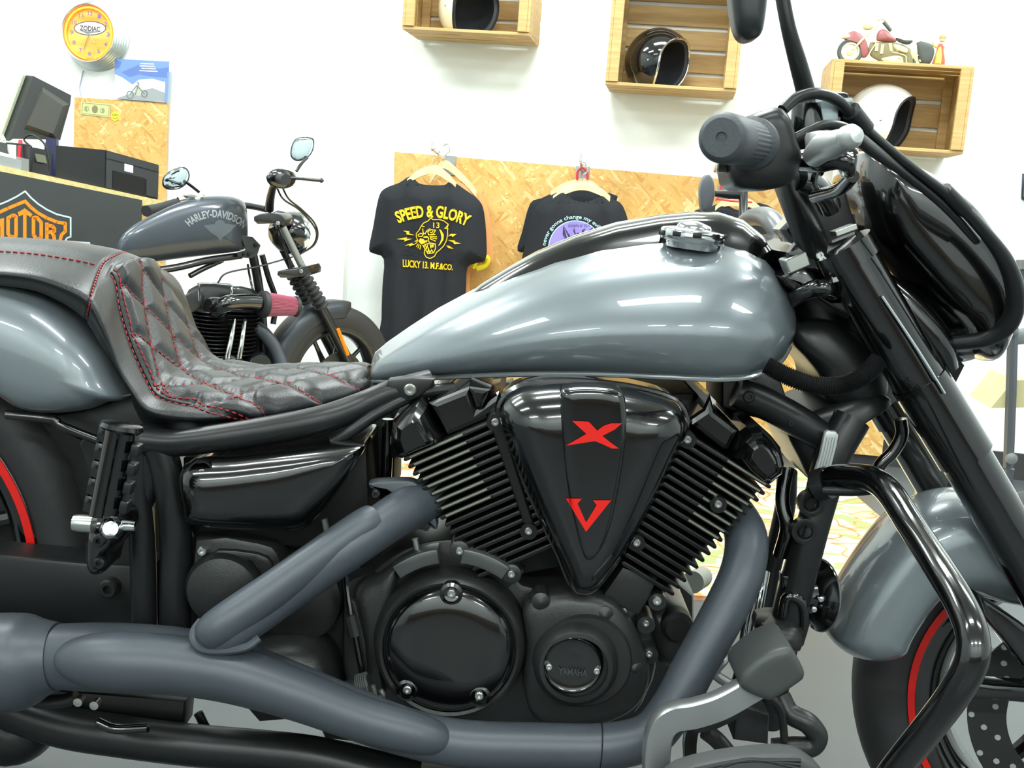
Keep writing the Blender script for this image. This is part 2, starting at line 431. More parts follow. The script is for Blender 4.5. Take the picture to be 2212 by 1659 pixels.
def make_crate(w, h, d):
    r = thing('wooden_crate', '', 'crate')
    t = .012
    def b(c, s): return box(c, s, bev=.0015)
    fr = .036
    # local: x along wall, y out from wall (0 wall .. -d front), z up from base
    for sx in (-1, 1):
        for yy in (-d+.009, -.009-.012):
            obj('corner_post', b((sx*(w/2-fr/2-t), yy, h/2), (fr, .016, h-2*t-.002)), M_crate, r, local=True, smooth=False)
        g = []
        n = 3; sl = (d-.012)/n
        for k in range(n): g.append(b((sx*(w/2-t/2), -.012-sl*(k+.5)+.0, h/2), (t, sl-.006, h-2*t-.001)))
        obj('side_panel', join(*g), M_crate, r, local=True, smooth=False)
    for nm, zz in (('bottom_panel', t/2), ('top_panel', h-t/2)):
        g = []
        for k in range(n): g.append(b((0, -.012-sl*(k+.5), zz), (w, sl-.016, t)))
        obj(nm, join(*g), M_crate, r, local=True, smooth=False)
    g = []; nb = max(3, round(h/.1)); sh = h/nb
    for k in range(nb): g.append(b((0, -.005, sh*(k+.5)), (w, .010, sh-.016)))
    obj('back_panel', join(*g), M_crate, r, local=True, smooth=False)
    return r
def place_on_wall(r, u, z, off=0.004, dz=0):
    r.location = wl((u, z), off); r.rotation_euler = (0, 0, -WT)
def crate_at(l, r_, b, t, d, label):
    """l, r_: front lower corner px, t: front top left px"""
    a = wuv(*l, d); c = wuv(*r_, d); e = wuv(*t, d)
    w = c[0]-a[0]; h = e[1]-(a[1]+c[1])/2
    cr_ = make_crate(w, h, d); cr_['label'] = label; cr_['group'] = 'crates used as wall shelves'
    place_on_wall(cr_, (a[0]+c[0])/2, (a[1]+c[1])/2); return cr_, w, h, (a[0]+c[0])/2, (a[1]+c[1])/2
CD = .30
cr1 = crate_at((868, 64), (1143, 75), None, (874, -150), CD, 'wooden crate on the wall holding the cream helmet, cut off by the top edge')
cr2 = crate_at((1307, 184), (1590, 197), None, (1335, -80), CD, 'tall wooden crate on the wall holding the glossy black helmet')
cr3 = crate_at((1776, 314), (2081, 332), None, (1802, 126), CD, 'wooden crate on the wall with the white helmet inside and model motorcycle on top')

def make_helmet(label, mshell, mtrim, loc, rz, R=.125, visor=False):
    r = thing('helmet', label, 'helmet', loc, (0, 0, rz), group='open face helmets in the crates')
    f = Vector((1, 0, -.04)).normalized(); up = Vector((0, 0, 1)); s = up.cross(f).normalized(); up = f.cross(s)
    def bnd(ps):
        c, sn = math.cos(ps), math.sin(ps)       # ps: 0 = up
        aU, aS, aD = math.radians(42), math.radians(56), math.radians(88)
        a = aU if c > 0 else aD
        return 1/math.sqrt((c/a)**2+(sn/aS)**2)*(1+.10*(sn*c)**2)
    def pt(ps, al, k):
        d = f*math.cos(al)+(up*math.cos(ps)+s*math.sin(ps))*math.sin(al)
        v = Vector((d.x*1.12, d.y*.95, d.z*1.05))*R*k
        if v.z < -.80*R: v.z = -.80*R - (v.z+.80*R)*.1
        v.z += .80*R
        return v
    n = 48; m = 26
    def shell(k):
        return [[pt(2*math.pi*i/n, bnd(2*math.pi*i/n)+(math.pi-.02-bnd(2*math.pi*i/n))*j/m, k) for i in range(n)] for j in range(m+1)]
    obj('shell', rings(shell(1.0), cap=False), mshell, r, local=True, ang=60)
    obj('lining', rings(shell(.86), cap=False), mat('helmet_lining', (52, 54, 58), .7), r, local=True, ang=60)
    e = [pt(2*math.pi*i/n, bnd(2*math.pi*i/n), .995) for i in range(n)]
    e2 = [pt(2*math.pi*i/n, bnd(2*math.pi*i/n), .86) for i in range(n)]
    obj('edge_trim', tube(e, .0045, 8, 1, closed=True), mtrim, r, local=True)
    obj('padding', rings([e, e2], cap=False), mat('helmet_lining', (30, 30, 32), .8), r, local=True)
    for sd in (-1, 1):
        p = Vector((.035*1.0, sd*R*.90, .80*R-.01)); obj('stud', lathe(p, (0, sd, 0), [(.004, -.004), (.004, .004), (.002, .005)], 10), M_steel, r, local=True)
    return r
def on_crate(c, du, dy): 
    _, w, h, u, z = c; return wl((u+du, z+.0125), .004-dy)
M_trimk = mat('black_trim', (22, 22, 24), .4)
h1 = make_helmet('cream open face helmet in the upper left wooden crate', M_cream, M_trimk, on_crate(cr1, -.02, -.17), math.radians(-62))
h2 = make_helmet('glossy black open face helmet with silver edging in the tall crate', mat('helmet_black', (14, 15, 16), .1, 0, 1), M_chrome, on_crate(cr2, -.06, -.17), math.radians(-42))
h3 = make_helmet('white open face helmet in the crate below the model motorcycle', M_white, M_trimk, on_crate(cr3, -.03, -.15), math.radians(-34), R=.132)

# ---- t-shirts
def shirt(name, outline, off, label, m, cat='t-shirt', th=.05, group=None, spine=None):
    poly = smo(outline, 3)
    o = [W(x, y, off) for x, y in poly]
    cx = sum(p[0] for p in outline)/len(outline)
    ys = [p[1] for p in outline]; sp = [W(*q, off) for q in (spine or [(cx, min(ys)+60), (cx, max(ys)-60)])]
    PV, PF = tri_mesh([poly], 12); pp2 = [Vector((x, y)) for x, y in poly]; V = []; B = []
    ymin, ymax = min(ys), max(ys)
    for x, y in PV:
        q = Vector((x, y)); d = 1e9
        for a, b2 in zip(pp2, pp2[1:]+pp2[:1]):
            ab = b2-a; t = 0 if ab.length < 1e-6 else max(0, min(1, (q-a).dot(ab)/ab.length_squared)); d = min(d, (a+ab*t-q).length)
        s = min(1, d/38); h = th*(1-(1-s)**2.2)
        v = W(x, y, off); u = (v-W0).dot(WR); g = (y-ymin)/(ymax-ymin)
        wr = s*(.004+.006*g)*(math.sin(u*48+v.z*4)+.5*math.sin(u*90-v.z*9+2))
        V.append(v-WN*(h+wr)); B.append(v+WN*(.2*h))
    n_v = len(V)
    sh = obj(name, (V+B, PF+[tuple(n_v+i for i in reversed(f)) for f in PF]), m, None, ang=80)
    tag(sh, label, cat, group); return sh
M_orange = mat('rust_cotton', (214, 150, 92), .85)
sh_back = shirt('t_shirt', [(1000, 392), (1040, 420), (1058, 470), (1066, 560), (1050, 568), (1018, 576), (1012, 660), (985, 690), (940, 640), (940, 420)], .10, 'rust orange T-shirt with yellow cuffs hanging behind the lion head T-shirt', M_orange, th=.015)
cuff = decal('cuff', [[(1048, 554), (1068, 552), (1066, 563), (1047, 564)]], [sh_back], mat('yellow_cuff', (240, 225, 40), .7), sh_back, label='bright yellow cuff')
obj('cuff', tube([W(1022, 578, .12), W(1030, 562, .13), W(1052, 556, .13), W(1050, 572, .12), W(1030, 580, .12)], .012, 8, 4), mat('yellow_cuff', (240, 225, 40)), sh_back, label='folded bright yellow cuff')
T1 = [(862, 395), (888, 380), (905, 396), (935, 400), (962, 399), (974, 390), (1005, 410), (1035, 433), (1046, 460), (1051, 520), (1049, 560), (1030, 568), (1010, 578), (1007, 620), (1003, 690), (990, 780), (826, 780), (824, 690), (826, 620), (829, 560), (808, 548), (797, 538), (806, 490), (817, 430), (830, 408)]
sh1 = shirt('t_shirt', T1, .20, 'black T-shirt with yellow SPEED & GLORY panther print, hanging nearest the wall corner', M_tee, th=.05, spine=[(925, 450), (918, 720)])
T2b = [(1215, 412), (1300, 415), (1330, 440), (1190, 560), (1150, 545), (1118, 542), (1128, 500), (1145, 440), (1170, 428)]
sh2b = shirt('t_shirt', T2b, .10, 'plain black T-shirt hanging half hidden behind the purple print T-shirt', M_tee, th=.02)
T2 = [(1190, 422), (1218, 412), (1235, 430), (1262, 436), (1285, 430), (1300, 418), (1325, 430), (1346, 446), (1362, 500), (1366, 566), (1342, 574), (1336, 640), (1330, 790), (1172, 790), (1176, 640), (1164, 580), (1128, 574), (1136, 520), (1150, 460), (1162, 440)]
sh2 = shirt('t_shirt', T2, .19, 'black T-shirt with a purple round pin-up print, second from the left', M_tee, th=.04, spine=None)
T3 = [(1560, 440), (1600, 455), (1640, 438), (1690, 466), (1712, 520), (1722, 580), (1692, 592), (1682, 640), (1678, 790), (1512, 790), (1512, 640), (1504, 590), (1470, 584), (1478, 520), (1492, 462), (1530, 448)]
sh3 = shirt('t_shirt', T3, .16, 'black T-shirt on a red hook, mostly hidden behind the black tank top', M_tee, th=.03)
# prints on the first shirt
def arch(s, cx, cy, r0, r1, a0, a1, bold, yscale=1, skew=0.055):
    def f(u, v):
        a = math.radians(a0+(a1-a0)*u); r = r0+(r1-r0)*v
        x = cx+r*math.sin(a); return (x, cy-r*math.cos(a)*yscale+skew*(x-cx))
    return text_px(s, f, bold)
decal('slogan_print', arch('SPEED & GLORY', 932, 640, 170, 197, -24.5, 26.5, .035, skew=.03), [sh1], M_yel, sh1, off=.004, label='yellow arched slogan')
decal('maker_print', text_px('LUCKY 13. M.F.&CO.', quadmap((870, 560), (979, 571), (978, 584), (870, 577)), .03), [sh1], M_yel, sh1, off=.004, label='yellow lettering line')
k_ = 280/1659
def z1(pts): return [(800+x*k_, 320+y*k_) for x, y in pts]
L = [z1(p) for p in [
 [(775, 890), (740, 930), (680, 960), (650, 1000), (625, 1050), (590, 1090), (588, 1130), (605, 1180), (590, 1215)],
 [(775, 890), (800, 915), (880, 912), (940, 930), (998, 975), (985, 1020), (990, 1100), (975, 1180), (940, 1250), (890, 1300), (850, 1330), (820, 1385), (765, 1412), (715, 1395), (690, 1350), (700, 1290), (670, 1240)],
 [(950, 1025), (998, 1035)], [(998, 975), (965, 1020)],
 [(885, 1045), (920, 1090), (925, 1150), (905, 1200), (875, 1245)], [(900, 1050), (935, 1110), (930, 1170), (895, 1225)], [(892, 1046), (912, 1110), (915, 1160), (890, 1230)],
 [(735, 1070), (775, 1045), (835, 1050), (805, 1100), (745, 1110), (735, 1070)], [(765, 1075), (785, 1085), (800, 1065)], [(700, 1100), (720, 1060), (765, 1030)],
 [(610, 1110), (640, 1090), (680, 1100), (660, 1130), (620, 1130), (610, 1110)], [(665, 1000), (690, 1005)], [(670, 1030), (675, 1080), (690, 1095)],
 [(680, 1140), (720, 1130), (745, 1150), (740, 1190), (760, 1205)], [(640, 1160), (620, 1190), (650, 1225), (690, 1215), (680, 1170), (640, 1160)],
 [(760, 1130), (850, 1135)], [(765, 1145), (850, 1160)], [(765, 1160), (835, 1190)], [(770, 1110), (830, 1105)],
 [(600, 1180), (570, 1195)], [(600, 1200), (575, 1225)], [(610, 1225), (590, 1260)], [(625, 1235), (610, 1280)], [(645, 1240), (635, 1295)],
 [(690, 1240), (720, 1225), (780, 1215), (830, 1225), (835, 1280), (810, 1340), (770, 1345), (735, 1350), (715, 1310), (690, 1270), (690, 1240)],
 [(705, 1235), (720, 1290), (735, 1235)], [(765, 1225), (775, 1280), (790, 1225), (800, 1270), (812, 1228)], [(730, 1340), (745, 1290), (760, 1340), (785, 1300), (800, 1335)], [(740, 1270), (750, 1330)],
 [(690, 1180), (695, 1210), (710, 1185), (715, 1205), (725, 1180)]]]
decal('panther_print', strokes(L, 1.9), [sh1], M_yel, sh1, off=.004, label='yellow panther head drawing')
for pg_ in [[*z1([(640, 1165), (680, 1170), (690, 1210), (655, 1220), (625, 1195)])], z1([(890, 1050), (920, 1085), (930, 1140), (900, 1215), (880, 1240), (912, 1150)]), z1([(690, 1125), (740, 1130), (735, 1150), (690, 1148)])]: decal('panther_fill', [pg_], [sh1], M_yel, sh1, off=.0045)
decal('number_print', text_px('13', quadmap(z1([(805, 950)])[0], z1([(885, 952)])[0], z1([(885, 1025)])[0], z1([(805, 1020)])[0]), .01), [sh1], M_yel, sh1, off=.004)
bolts_ = [[(415, 1055), (500, 1065), (495, 1090), (565, 1115), (460, 1105), (465, 1078)], [(338, 1165), (470, 1140), (460, 1160), (540, 1158), (435, 1195), (440, 1172)], [(435, 1250), (540, 1208), (535, 1228), (585, 1225), (500, 1260), (500, 1240)],
 [(990, 1130), (1030, 1095), (1105, 1098), (1050, 1140), (1040, 1118)], [(990, 1175), (1080, 1180), (1090, 1200), (1160, 1220), (1075, 1230), (1060, 1205)], [(970, 1245), (1010, 1250), (1065, 1288), (1000, 1280)]]
for b_ in bolts_: decal('lightning_print', [z1(b_)], [sh1], M_yel, sh1, off=.004, label='yellow lightning bolt')
# second shirt print
M_purple = mat('purple_print', (136, 122, 196), .7); M_pblue = mat('pale_blue_print', (170, 210, 222), .7)
def circ(cx, cy, rx, ry, n=40, a0=0, a1=360): return [(cx+rx*math.cos(math.radians(a0+(a1-a0)*i/n)), cy+ry*math.sin(math.radians(a0+(a1-a0)*i/n))) for i in range(n+(0 if a1-a0 == 360 else 1))]
decal('round_print', [circ(1243, 537, 58, 60)], [sh2], M_purple, sh2, off=.003, label='purple disc print')
decal('ring_print', strokes([circ(1243, 537, 58, 60, 60, -180, 0)], 2.0), [sh2], M_pblue, sh2, off=.0034)
decal('lettering_print', arch('never gonna change my evil ways', 1243, 537, 62, 73, -84, 76, .012, skew=0), [sh2], M_pblue, sh2, off=.0034, label='pale blue arched lettering')
decal('small_lettering_print', text_px("DOWN N' OUT", quadmap((1228, 485), (1275, 484), (1275, 490), (1228, 491)), .0), [sh2], mat('print_dark', (50, 42, 80), .7), sh2, off=.0038)
q_ = 620/2143
def z2(pts): return [(780+x*q_, 280+y*q_) for x, y in pts]
decal('figure_print', [z2(p) for p in [[(1510, 715), (1530, 745), (1600, 850), (1570, 855)], [(1510, 715), (1550, 850), (1530, 850), (1505, 780)], [(1735, 725), (1690, 760), (1665, 790), (1660, 830), (1700, 800)], [(1590, 730), (1600, 770), (1612, 790), (1600, 790), (1585, 760)], [(1680, 735), (1650, 750), (1645, 785), (1655, 790), (1662, 760)]]], [sh2], mat('print_dark', (50, 42, 80)), sh2, off=.0038, label='dark winged figure')
decal('figure_print', [z2(circ(1620, 815, 22, 45))], [sh2], mat('print_hair', (45, 35, 40), .7), sh2, off=.0042)
decal('figure_print', [z2(circ(1618, 822, 14, 24))], [sh2], mat('print_skin', (205, 190, 195), .7), sh2, off=.0046)
decal('figure_print', [z2(circ(1525, 875, 30, 22))], [sh2], mat('print_skin', (205, 190, 195)), sh2, off=.0038)

def hanger(label, l, top_, r_, off, off2=None):
    h = thing('coat_hanger', label, 'hanger', W(*top_, off), group='wooden hangers on the wall hooks')
    lp = [W(*l, off+.01), W((l[0]*.6+top_[0]*.4), (l[1]*.6+top_[1]*.4)-6, off), W(*top_, off-.0), W((r_[0]*.6+top_[0]*.4), (r_[1]*.6+top_[1]*.4)-6, off), W(*r_, off+.01)]
    ps = cr(lp, 6); R = []
    for i, p in enumerate(ps):
        a = abs(i/(len(ps)-1)-.5)*2; hh = .026-.008*a
        R.append([p+WN*-.008+Vector((0, 0, hh*.5)), p+WN*.008+Vector((0, 0, hh*.5)), p+WN*.008-Vector((0, 0, hh*.9)), p-WN*.008-Vector((0, 0, hh*.9))])
    obj('body', rings(R), M_hang, h, ang=30)
    t = W(*top_, off)
    obj('hook', tube([t+Vector((0, 0, 0)), t+Vector((0, 0, .035)), t+Vector((0, 0, .05))+WR*.015, t+Vector((0, 0, .07))+WR*.012, t+Vector((0, 0, .078)), t+Vector((0, 0, .068))-WR*.014], .0022, 8, 4), M_steel, h)
    return h
hanger('pale wooden hanger holding the black SPEED & GLORY T-shirt', (880, 392), (937, 363), (985, 400), .20)
hanger('pale wooden hanger behind, holding the rust orange T-shirt', (930, 390), (962, 352), (1030, 418), .10)
hanger('wooden hanger holding the purple print T-shirt', (1195, 428), (1258, 398), (1318, 428), .19)
hanger('wooden hanger holding the plain black T-shirt behind the purple print one', (1190, 418), (1257, 392), (1300, 415), .10)
hanger('wooden hanger under the red hook, seen behind the tank top', (1545, 450), (1590, 432), (1640, 450), .16)
def rail(label, px, py, dpx, dpy, red):
    t = thing('wall_hook', label, 'hook', W(px, py, .03), group='metal display hooks on the chipboard')
    a = W(px, py, .03); f = W(dpx, dpy, .26)
    obj('arm', tube([a, f], .006, 10, 1), M_chrome, t)
    obj('arm_tip', tube([f, f+Vector((0, 0, .03))], .006, 10, 1), M_chrome, t)
    obj('back_plate', slab([a+WR*-.03+Vector((0, 0, -.05)), a+WR*.03+Vector((0, 0, -.05)), a+WR*.03+Vector((0, 0, .03)), a+WR*-.03+Vector((0, 0, .03))], -WN*.004), M_alu, t, smooth=False)
    for s in (.3, .6): 
        q = a.lerp(f, s); obj('notch', tube([q, q+Vector((0, 0, .016))], .004, 8, 1), M_chrome, t)
    if red: obj('red_clip', tube([W(px-11, py+14, .12), W(px-10, py-4, .12), W(px, py-12, .12), W(px+10, py-4, .12), W(px+11, py+14, .12)], .005, 8, 4), mat('red_plastic', (220, 40, 45), .4), t)
rail('chrome hook on the chipboard above the SPEED & GLORY T-shirt', 970, 352, 934, 322, False)
rail('chrome hook with a red clip above the purple print T-shirt', 1258, 375, 1254, 348, True)
rail('chrome hook with red wire above the tank, near the mirror', 1568, 405, 1560, 392, True)
rh = obj('red_wire_hanger', tube([W(1545, 432, .2), W(1550, 428, .2), W(1560, 400, .2), W(1565, 385, .2)], .004, 8, 4), mat('red_plastic', (220, 40, 45)))
tag(rh, 'thin red wire hanger beside the small round mirror', 'hanger')
rh2 = obj('hanger_bar', tube([W(1550, 430, .2), W(1580, 434, .2), W(1625, 437, .2)], .004, 8, 2), mat('red_plastic', (220, 40, 45)), rh)

# ---- clock, poster, banknote, sticker
ck = thing('neon_clock', 'round orange neon wall clock with ridged chrome rim, top left', 'clock', W(212, 78, .0))
cc = W(212, 78, 0); prof = [(.150, .002)]
for k in range(6):
    r0 = .150-.0045*k; prof += [(r0, .006+.013*k), (r0+.001, .012+.013*k), (r0-.005, .0145+.013*k)]
prof += [(.123, .092), (.118, .088), (.118, .070)]
obj('rim', lathe(cc, -WN, prof, 64, cap=False), mat('bright_rim', (225, 232, 230), .28, .85), ck, ang=30)
obj('back_disc', lathe(cc, -WN, [(.149, .001), (.149, .004)], 48), M_alu, ck)
M_face = wood_mat('clock_face', (232, 150, 50), (250, 205, 110), (3, 3, 14))
fc = obj('dial', lathe(cc, -WN, [(.119, .066), (.119, .070)], 64), M_face, ck)
nt_ = []
M_neon = mat('neon_orange', (255, 92, 24), .4, emit=9)
cz = cc-WN*.082
u2 = Vector((0, 0, 1))
obj('neon_tube', tube([cz+(WR*math.cos(a)+u2*math.sin(a))*.108 for a in [math.radians(-75+d) for d in range(0, 345, 10)]], .0045, 10, 2), M_neon, ck)
def clkmap(cx, cy, wd, hg):                     # dial coordinates to px through projection of real points
    return quadmap((cx-wd/2, cy-hg/2), (cx+wd/2, cy-hg/2+wd*.07), (cx+wd/2, cy+hg/2+wd*.07), (cx-wd/2, cy+hg/2))
def proj(v):
    q = RM.transposed() @ (Vector(v)-C0); return (1106+FPX*q.x/-q.z, 829.5-FPX*q.y/-q.z)
dc = cc-WN*.070
M_blue = mat('clock_digits', (110, 110, 160), .5)
for i in range(1, 13):
    a = math.radians(90-30*i); q = proj(dc+(WR*math.cos(a)+u2*math.sin(a))*.085)
    decal('numeral', text_px(str(i), clkmap(q[0], q[1]-.5, 7 if i < 10 else 10, 9), .02), [fc], M_blue, ck, off=.0005)
q = proj(dc+Vector((0, 0, .022)))
decal('logo_oval', [circ(q[0], q[1], 35, 15.5)], [fc], mat('logo_dark', (70, 72, 78), .5), ck, off=.0005)
decal('logo_oval', [circ(q[0], q[1], 33, 13.5)], [fc], mat('logo_silver', (205, 205, 200), .4), ck, off=.0010)
decal('logo_lettering', text_px('ZODIAC', clkmap(q[0], q[1]-1, 44, 11), .02), [fc], mat('logo_dark', (70, 72, 78)), ck, off=.0016)
decal('logo_wing', [[(q[0]-28, q[1]+1), (q[0]+2, q[1]+11), (q[0]-6, q[1]+12)], [(q[0]-20, q[1]+6), (q[0]+26, q[1]+7), (q[0]-2, q[1]+11)]], [fc], mat('logo_mid', (130, 132, 132), .4), ck, off=.0014)
for a_, l_ in ((300, .05), (250, .075)):
    a = math.radians(a_); e_ = dc-WN*.006
    obj('clock_hand', tube([e_, e_+(WR*math.cos(a)+u2*math.sin(a))*l_], .0015, 6, 1), M_alu, ck)
cb = obj('clock_cable', tube([W(180, 152, .01), W(176, 170, .006), W(172, 190, .006), W(176, 212, .02)], .0022, 8, 5), mat('cable_grey', (150, 160, 180), .5), ck)

po = thing('poster', 'blue poster of a motorcycle before snowy mountains, right of the clock', 'poster', W(305, 175, .002))
def wquad(a, b_, c, d, off, th): 
    return slab([W(*p, off-th) for p in (d, c, b_, a)], -WN*th)
pso = .036
pp = obj('sheet', wquad((248, 127), (366, 133), (362, 222), (248, 213), pso, .001), mat('poster_sky', (116, 146, 204), .6), po, smooth=False)
def dp(name, polys, m, o=.0005, lab=None): return decal(name, polys, [pp], m, po, off=o, label=lab)
dp('picture', [[(248, 160), (265, 168), (285, 182), (300, 190), (300, 216), (248, 213)]], mat('poster_snow', (225, 232, 236), .6))
dp('picture', [[(285, 184), (300, 172), (330, 170), (350, 176), (365, 178), (364, 200), (300, 196)]], mat('poster_snow', (225, 232, 236)), .0007)
dp('picture', [[(248, 128), (262, 134), (258, 146), (248, 150)], [(300, 140), (330, 150), (365, 145), (365, 168), (330, 165), (300, 160), (280, 166), (262, 156)]], mat('poster_blue2', (96, 122, 184), .6), .0006)
dp('picture', [[(250, 213), (290, 199), (330, 190), (363, 204), (362, 222)]], mat('poster_road', (150, 155, 158), .6), .0009)
dp('picture', strokes([circ(281, 205, 7, 8, 20, 0, 359)], 2), mat('poster_wheel', (110, 118, 118), .6), .0012)
dp('picture', strokes([circ(312, 203, 6, 7, 20, 0, 359), [(281, 203), (295, 185), (305, 195), (312, 203)], [(292, 205), (300, 180), (296, 178)]], 2), mat('poster_wheel', (110, 118, 118)), .0012)
dp('picture', [[(290, 190), (298, 180), (306, 192), (312, 198), (302, 207), (292, 206)]], mat('poster_bike', (178, 180, 168), .6), .0011)
for k, (x0, x1) in enumerate([(304, 332), (302, 334), (306, 336), (302, 340)]):
    dp('caption_line', strokes([[(x0, 137+k*5.2), (x1, 138.5+k*5.2)]], 2.0), mat('poster_white', (238, 240, 244), .6), .0009)
bn = thing('banknote', 'pale green one dollar banknote pinned on the chipboard', 'banknote', W(207, 238, .03))
bs = obj('sheet', wquad((175, 219), (239, 225), (237, 254), (174, 247), .0325, .0006), mat('banknote_green', (196, 198, 140), .7), bn, smooth=False)
decal('border_print', strokes([[(178, 222), (236, 227.5), (234.5, 251), (177, 245), (178, 222)]], 1.2), [bs], mat('banknote_line', (140, 150, 104), .7), bn)
decal('portrait_print', [circ(205, 236, 6.5, 8.5, 20)], [bs], mat('banknote_dark', (130, 124, 92), .7), bn)
decal('value_print', text_px('1', quadmap((184, 231), (188, 231), (188, 239), (184, 239)), .02)+text_px('1', quadmap((220, 235), (224, 235), (224, 243), (220, 243)), .02)+strokes([circ(187, 235, 5, 5, 14, 0, 359), circ(221, 239, 5, 5, 14, 0, 359)], 1), [bs], mat('banknote_line', (140, 150, 104)), bn)
sk = obj('round_sticker', lathe(W(249, 251, .031), -WN, [(.020, 0), (.020, .0015)], 24), mat('sticker_yellow', (238, 236, 60), .5)); tag(sk, 'small round yellow sticker to the right of the banknote', 'sticker')
decal('sticker_print', strokes([circ(245.5, 248.5, 3, 2, 10, 0, 359), circ(252, 249, 3, 2, 10, 0, 359), circ(249, 252, 6, 4.5, 10, 10, 170)], 1.1), [sk], mat('sticker_mark', (120, 120, 60), .6), sk)
# ================================================================ counter with its things
def CY(px, py=0): return 3.75+.55*px/352
ct = thing('shop_counter', 'chipboard shop counter with pale wooden top at the left, covered by a banner', 'counter', (P(150, 400, CY(150)).x, CY(150)+.2, 0))
A_ = P(-160, 322, CY(-160)); B_ = P(352, 434, CY(352))
hd = (B_-A_); hd.z = 0; hd.normalize(); dp_ = Vector((-hd.y, hd.x, 0))      # depth direction of the counter
def cquad(a, b_, z0a, z1a, z0b, z1b, d):
    return slab([Vector((a.x, a.y, z0a)), Vector((b_.x, b_.y, z0b)), Vector((b_.x, b_.y, z1b)), Vector((a.x, a.y, z1a))], d)
D_ = .42
obj('worktop', cquad(A_, B_, A_.z-.034, A_.z, B_.z-.034, B_.z, dp_*D_), M_top, ct, smooth=False)
A2 = A_+dp_*.012; B2 = B_+dp_*.012-hd*.004
obj('body', cquad(A2, B2, 0, A_.z-.035, 0, B_.z-.035, dp_*(D_-.03)), M_osb2, ct, smooth=False)
# banner with the shield
M_ban = mat('banner_cloth', (62, 66, 66), .8, bump=.4, bscale=8)
B3 = P(305, 432, CY(305)-.012); A3 = P(-160, 338, CY(-160)-.012)
ban = obj('banner', cquad(A3, B3, .05, A3.z, .05, B3.z, dp_*-.006), M_ban, smooth=False)
tag(ban, 'black cloth banner with orange and white shield hanging on the counter front', 'banner')
M_bor = mat('banner_orange', (250, 145, 25), .7); M_bwh = mat('banner_white', (205, 222, 220), .7)
s7 = 320/2212
def z3(pts): return [(x*s7, 400+y*s7) for x, y in pts]
whl = z3([(-340, 440), (-160, 350), (0, 285), (120, 235), (250, 170), (375, 90), (460, 185), (570, 280), (700, 365), (850, 435), (1055, 485), (1055, 770), (1000, 790), (970, 838), (1335, 862), (1335, 1100), (1320, 1250)])
decal('shield_outline', strokes([whl], 3.6), [ban], M_bwh, ban, label='white shield outline')
orl = z3([(-340, 560), (-160, 480), (0, 400), (120, 345), (250, 290), (375, 240), (460, 330), (560, 410), (700, 490), (850, 550), (975, 572), (975, 690), (920, 740), (890, 845)])
decal('shield_band', strokes([orl], 7.2), [ban], M_bor, ban, label='orange shield band')
def fl(pts): return z3(pts)
let = [fl([(-60, 520), (60, 490), (60, 790), (5, 790), (5, 600), (-60, 790)])]
decal('shield_lettering', let, [ban], M_bor, ban)
for nm, ln in (('O', [[(180, 455), (120, 490), (120, 720), (150, 770), (210, 775), (240, 750), (240, 470), (210, 450), (180, 455)]]),
               ('T', [[(370, 400), (370, 810)], [(290, 420), (370, 385), (460, 450)]]),
               ('O2', [[(530, 480), (500, 490), (500, 740), (540, 800), (590, 800), (615, 770), (615, 560), (560, 490), (530, 480)]]),
               ('R', [[(700, 570), (700, 835)], [(700, 600), (780, 610), (812, 650), (812, 690), (700, 705)], [(770, 705), (805, 760), (815, 840)]])):
    decal('shield_lettering', strokes([z3(l) for l in ln], 7.6), [ban], M_bor, ban, off=.0008)
decal('shield_lettering', [z3([(370, 345), (470, 420), (460, 480), (370, 425), (285, 470), (265, 410)])], [ban], M_bor, ban, off=.0009)
decal('shield_lettering', [z3([(820, 905), (1295, 935), (1295, 1200), (1250, 1200), (1250, 985), (820, 965)])], [ban], M_bor, ban, off=.0009)

# printer
def ctop(px, d=.0):                              # point on the worktop, under pixel column px, d behind the front edge
    t = (px+160)/512; b_ = A_.lerp(B_, t)
    n = P(px, 0, 1); 
    # walk along the edge until the column matches
    lo, hi = -.2, 1.3
    for _ in range(40):
        m = (lo+hi)/2; q = A_.lerp(B_, m)+dp_*d
        if proj(q)[0] < px: lo = m
        else: hi = m
    return A_.lerp(B_, lo)+dp_*d
up = Vector((0, 0, 1))
pr = thing('printer', 'black inkjet printer standing at the right end of the counter', 'printer', ctop(230, .15))
M_prk = mat('printer_black', (30, 32, 34), .35); M_prf = mat('printer_face', (58, 61, 63), .3)
a = ctop(120, .10); c_ = ctop(340, .02); b_ = ctop(226, .02)
# footprint: left near corner a, front corner b_, right corner c_
fa = a; fb = b_; fc_ = c_; fd = fa+(fc_-fb)
def at_px(p, px, py):                            # raise p straight up until its image reaches row py
    lo, hi = -.2, 1.2
    for _ in range(40):
        m = (lo+hi)/2
        if proj(p+up*m)[1] > py: lo = m
        else: hi = m
    return p+up*lo
ta = at_px(fa, 120, 314); tb = at_px(fb, 226, 324); tc_ = at_px(fc_, 342, 356); td = ta+(tc_-tb)
obj('body', ([fa, fb, fc_, fd, ta, tb, tc_, td], [(0, 1, 2, 3), (4, 5, 6, 7), (0, 1, 5, 4), (1, 2, 6, 5), (2, 3, 7, 6), (3, 0, 4, 7)]), M_prk, pr, smooth=False)
fn = (fc_-fb).cross(up).normalized(); fn = fn if fn.y < 0 else -fn
def on_front(u, v, o=.002): 
    return (fb.lerp(fc_, u)).lerp(tb.lerp(tc_, u), v)+fn*o
def fq(u0, u1, v0, v1, o0=.001, o1=.004):
    return slab([on_front(u0, v0, o0), on_front(u1, v0, o0), on_front(u1, v1, o0), on_front(u0, v1, o0)], fn*(o1-o0))
obj('front_panel', fq(.01, .99, .03, .98, .0005, .006), M_prf, pr, smooth=False)
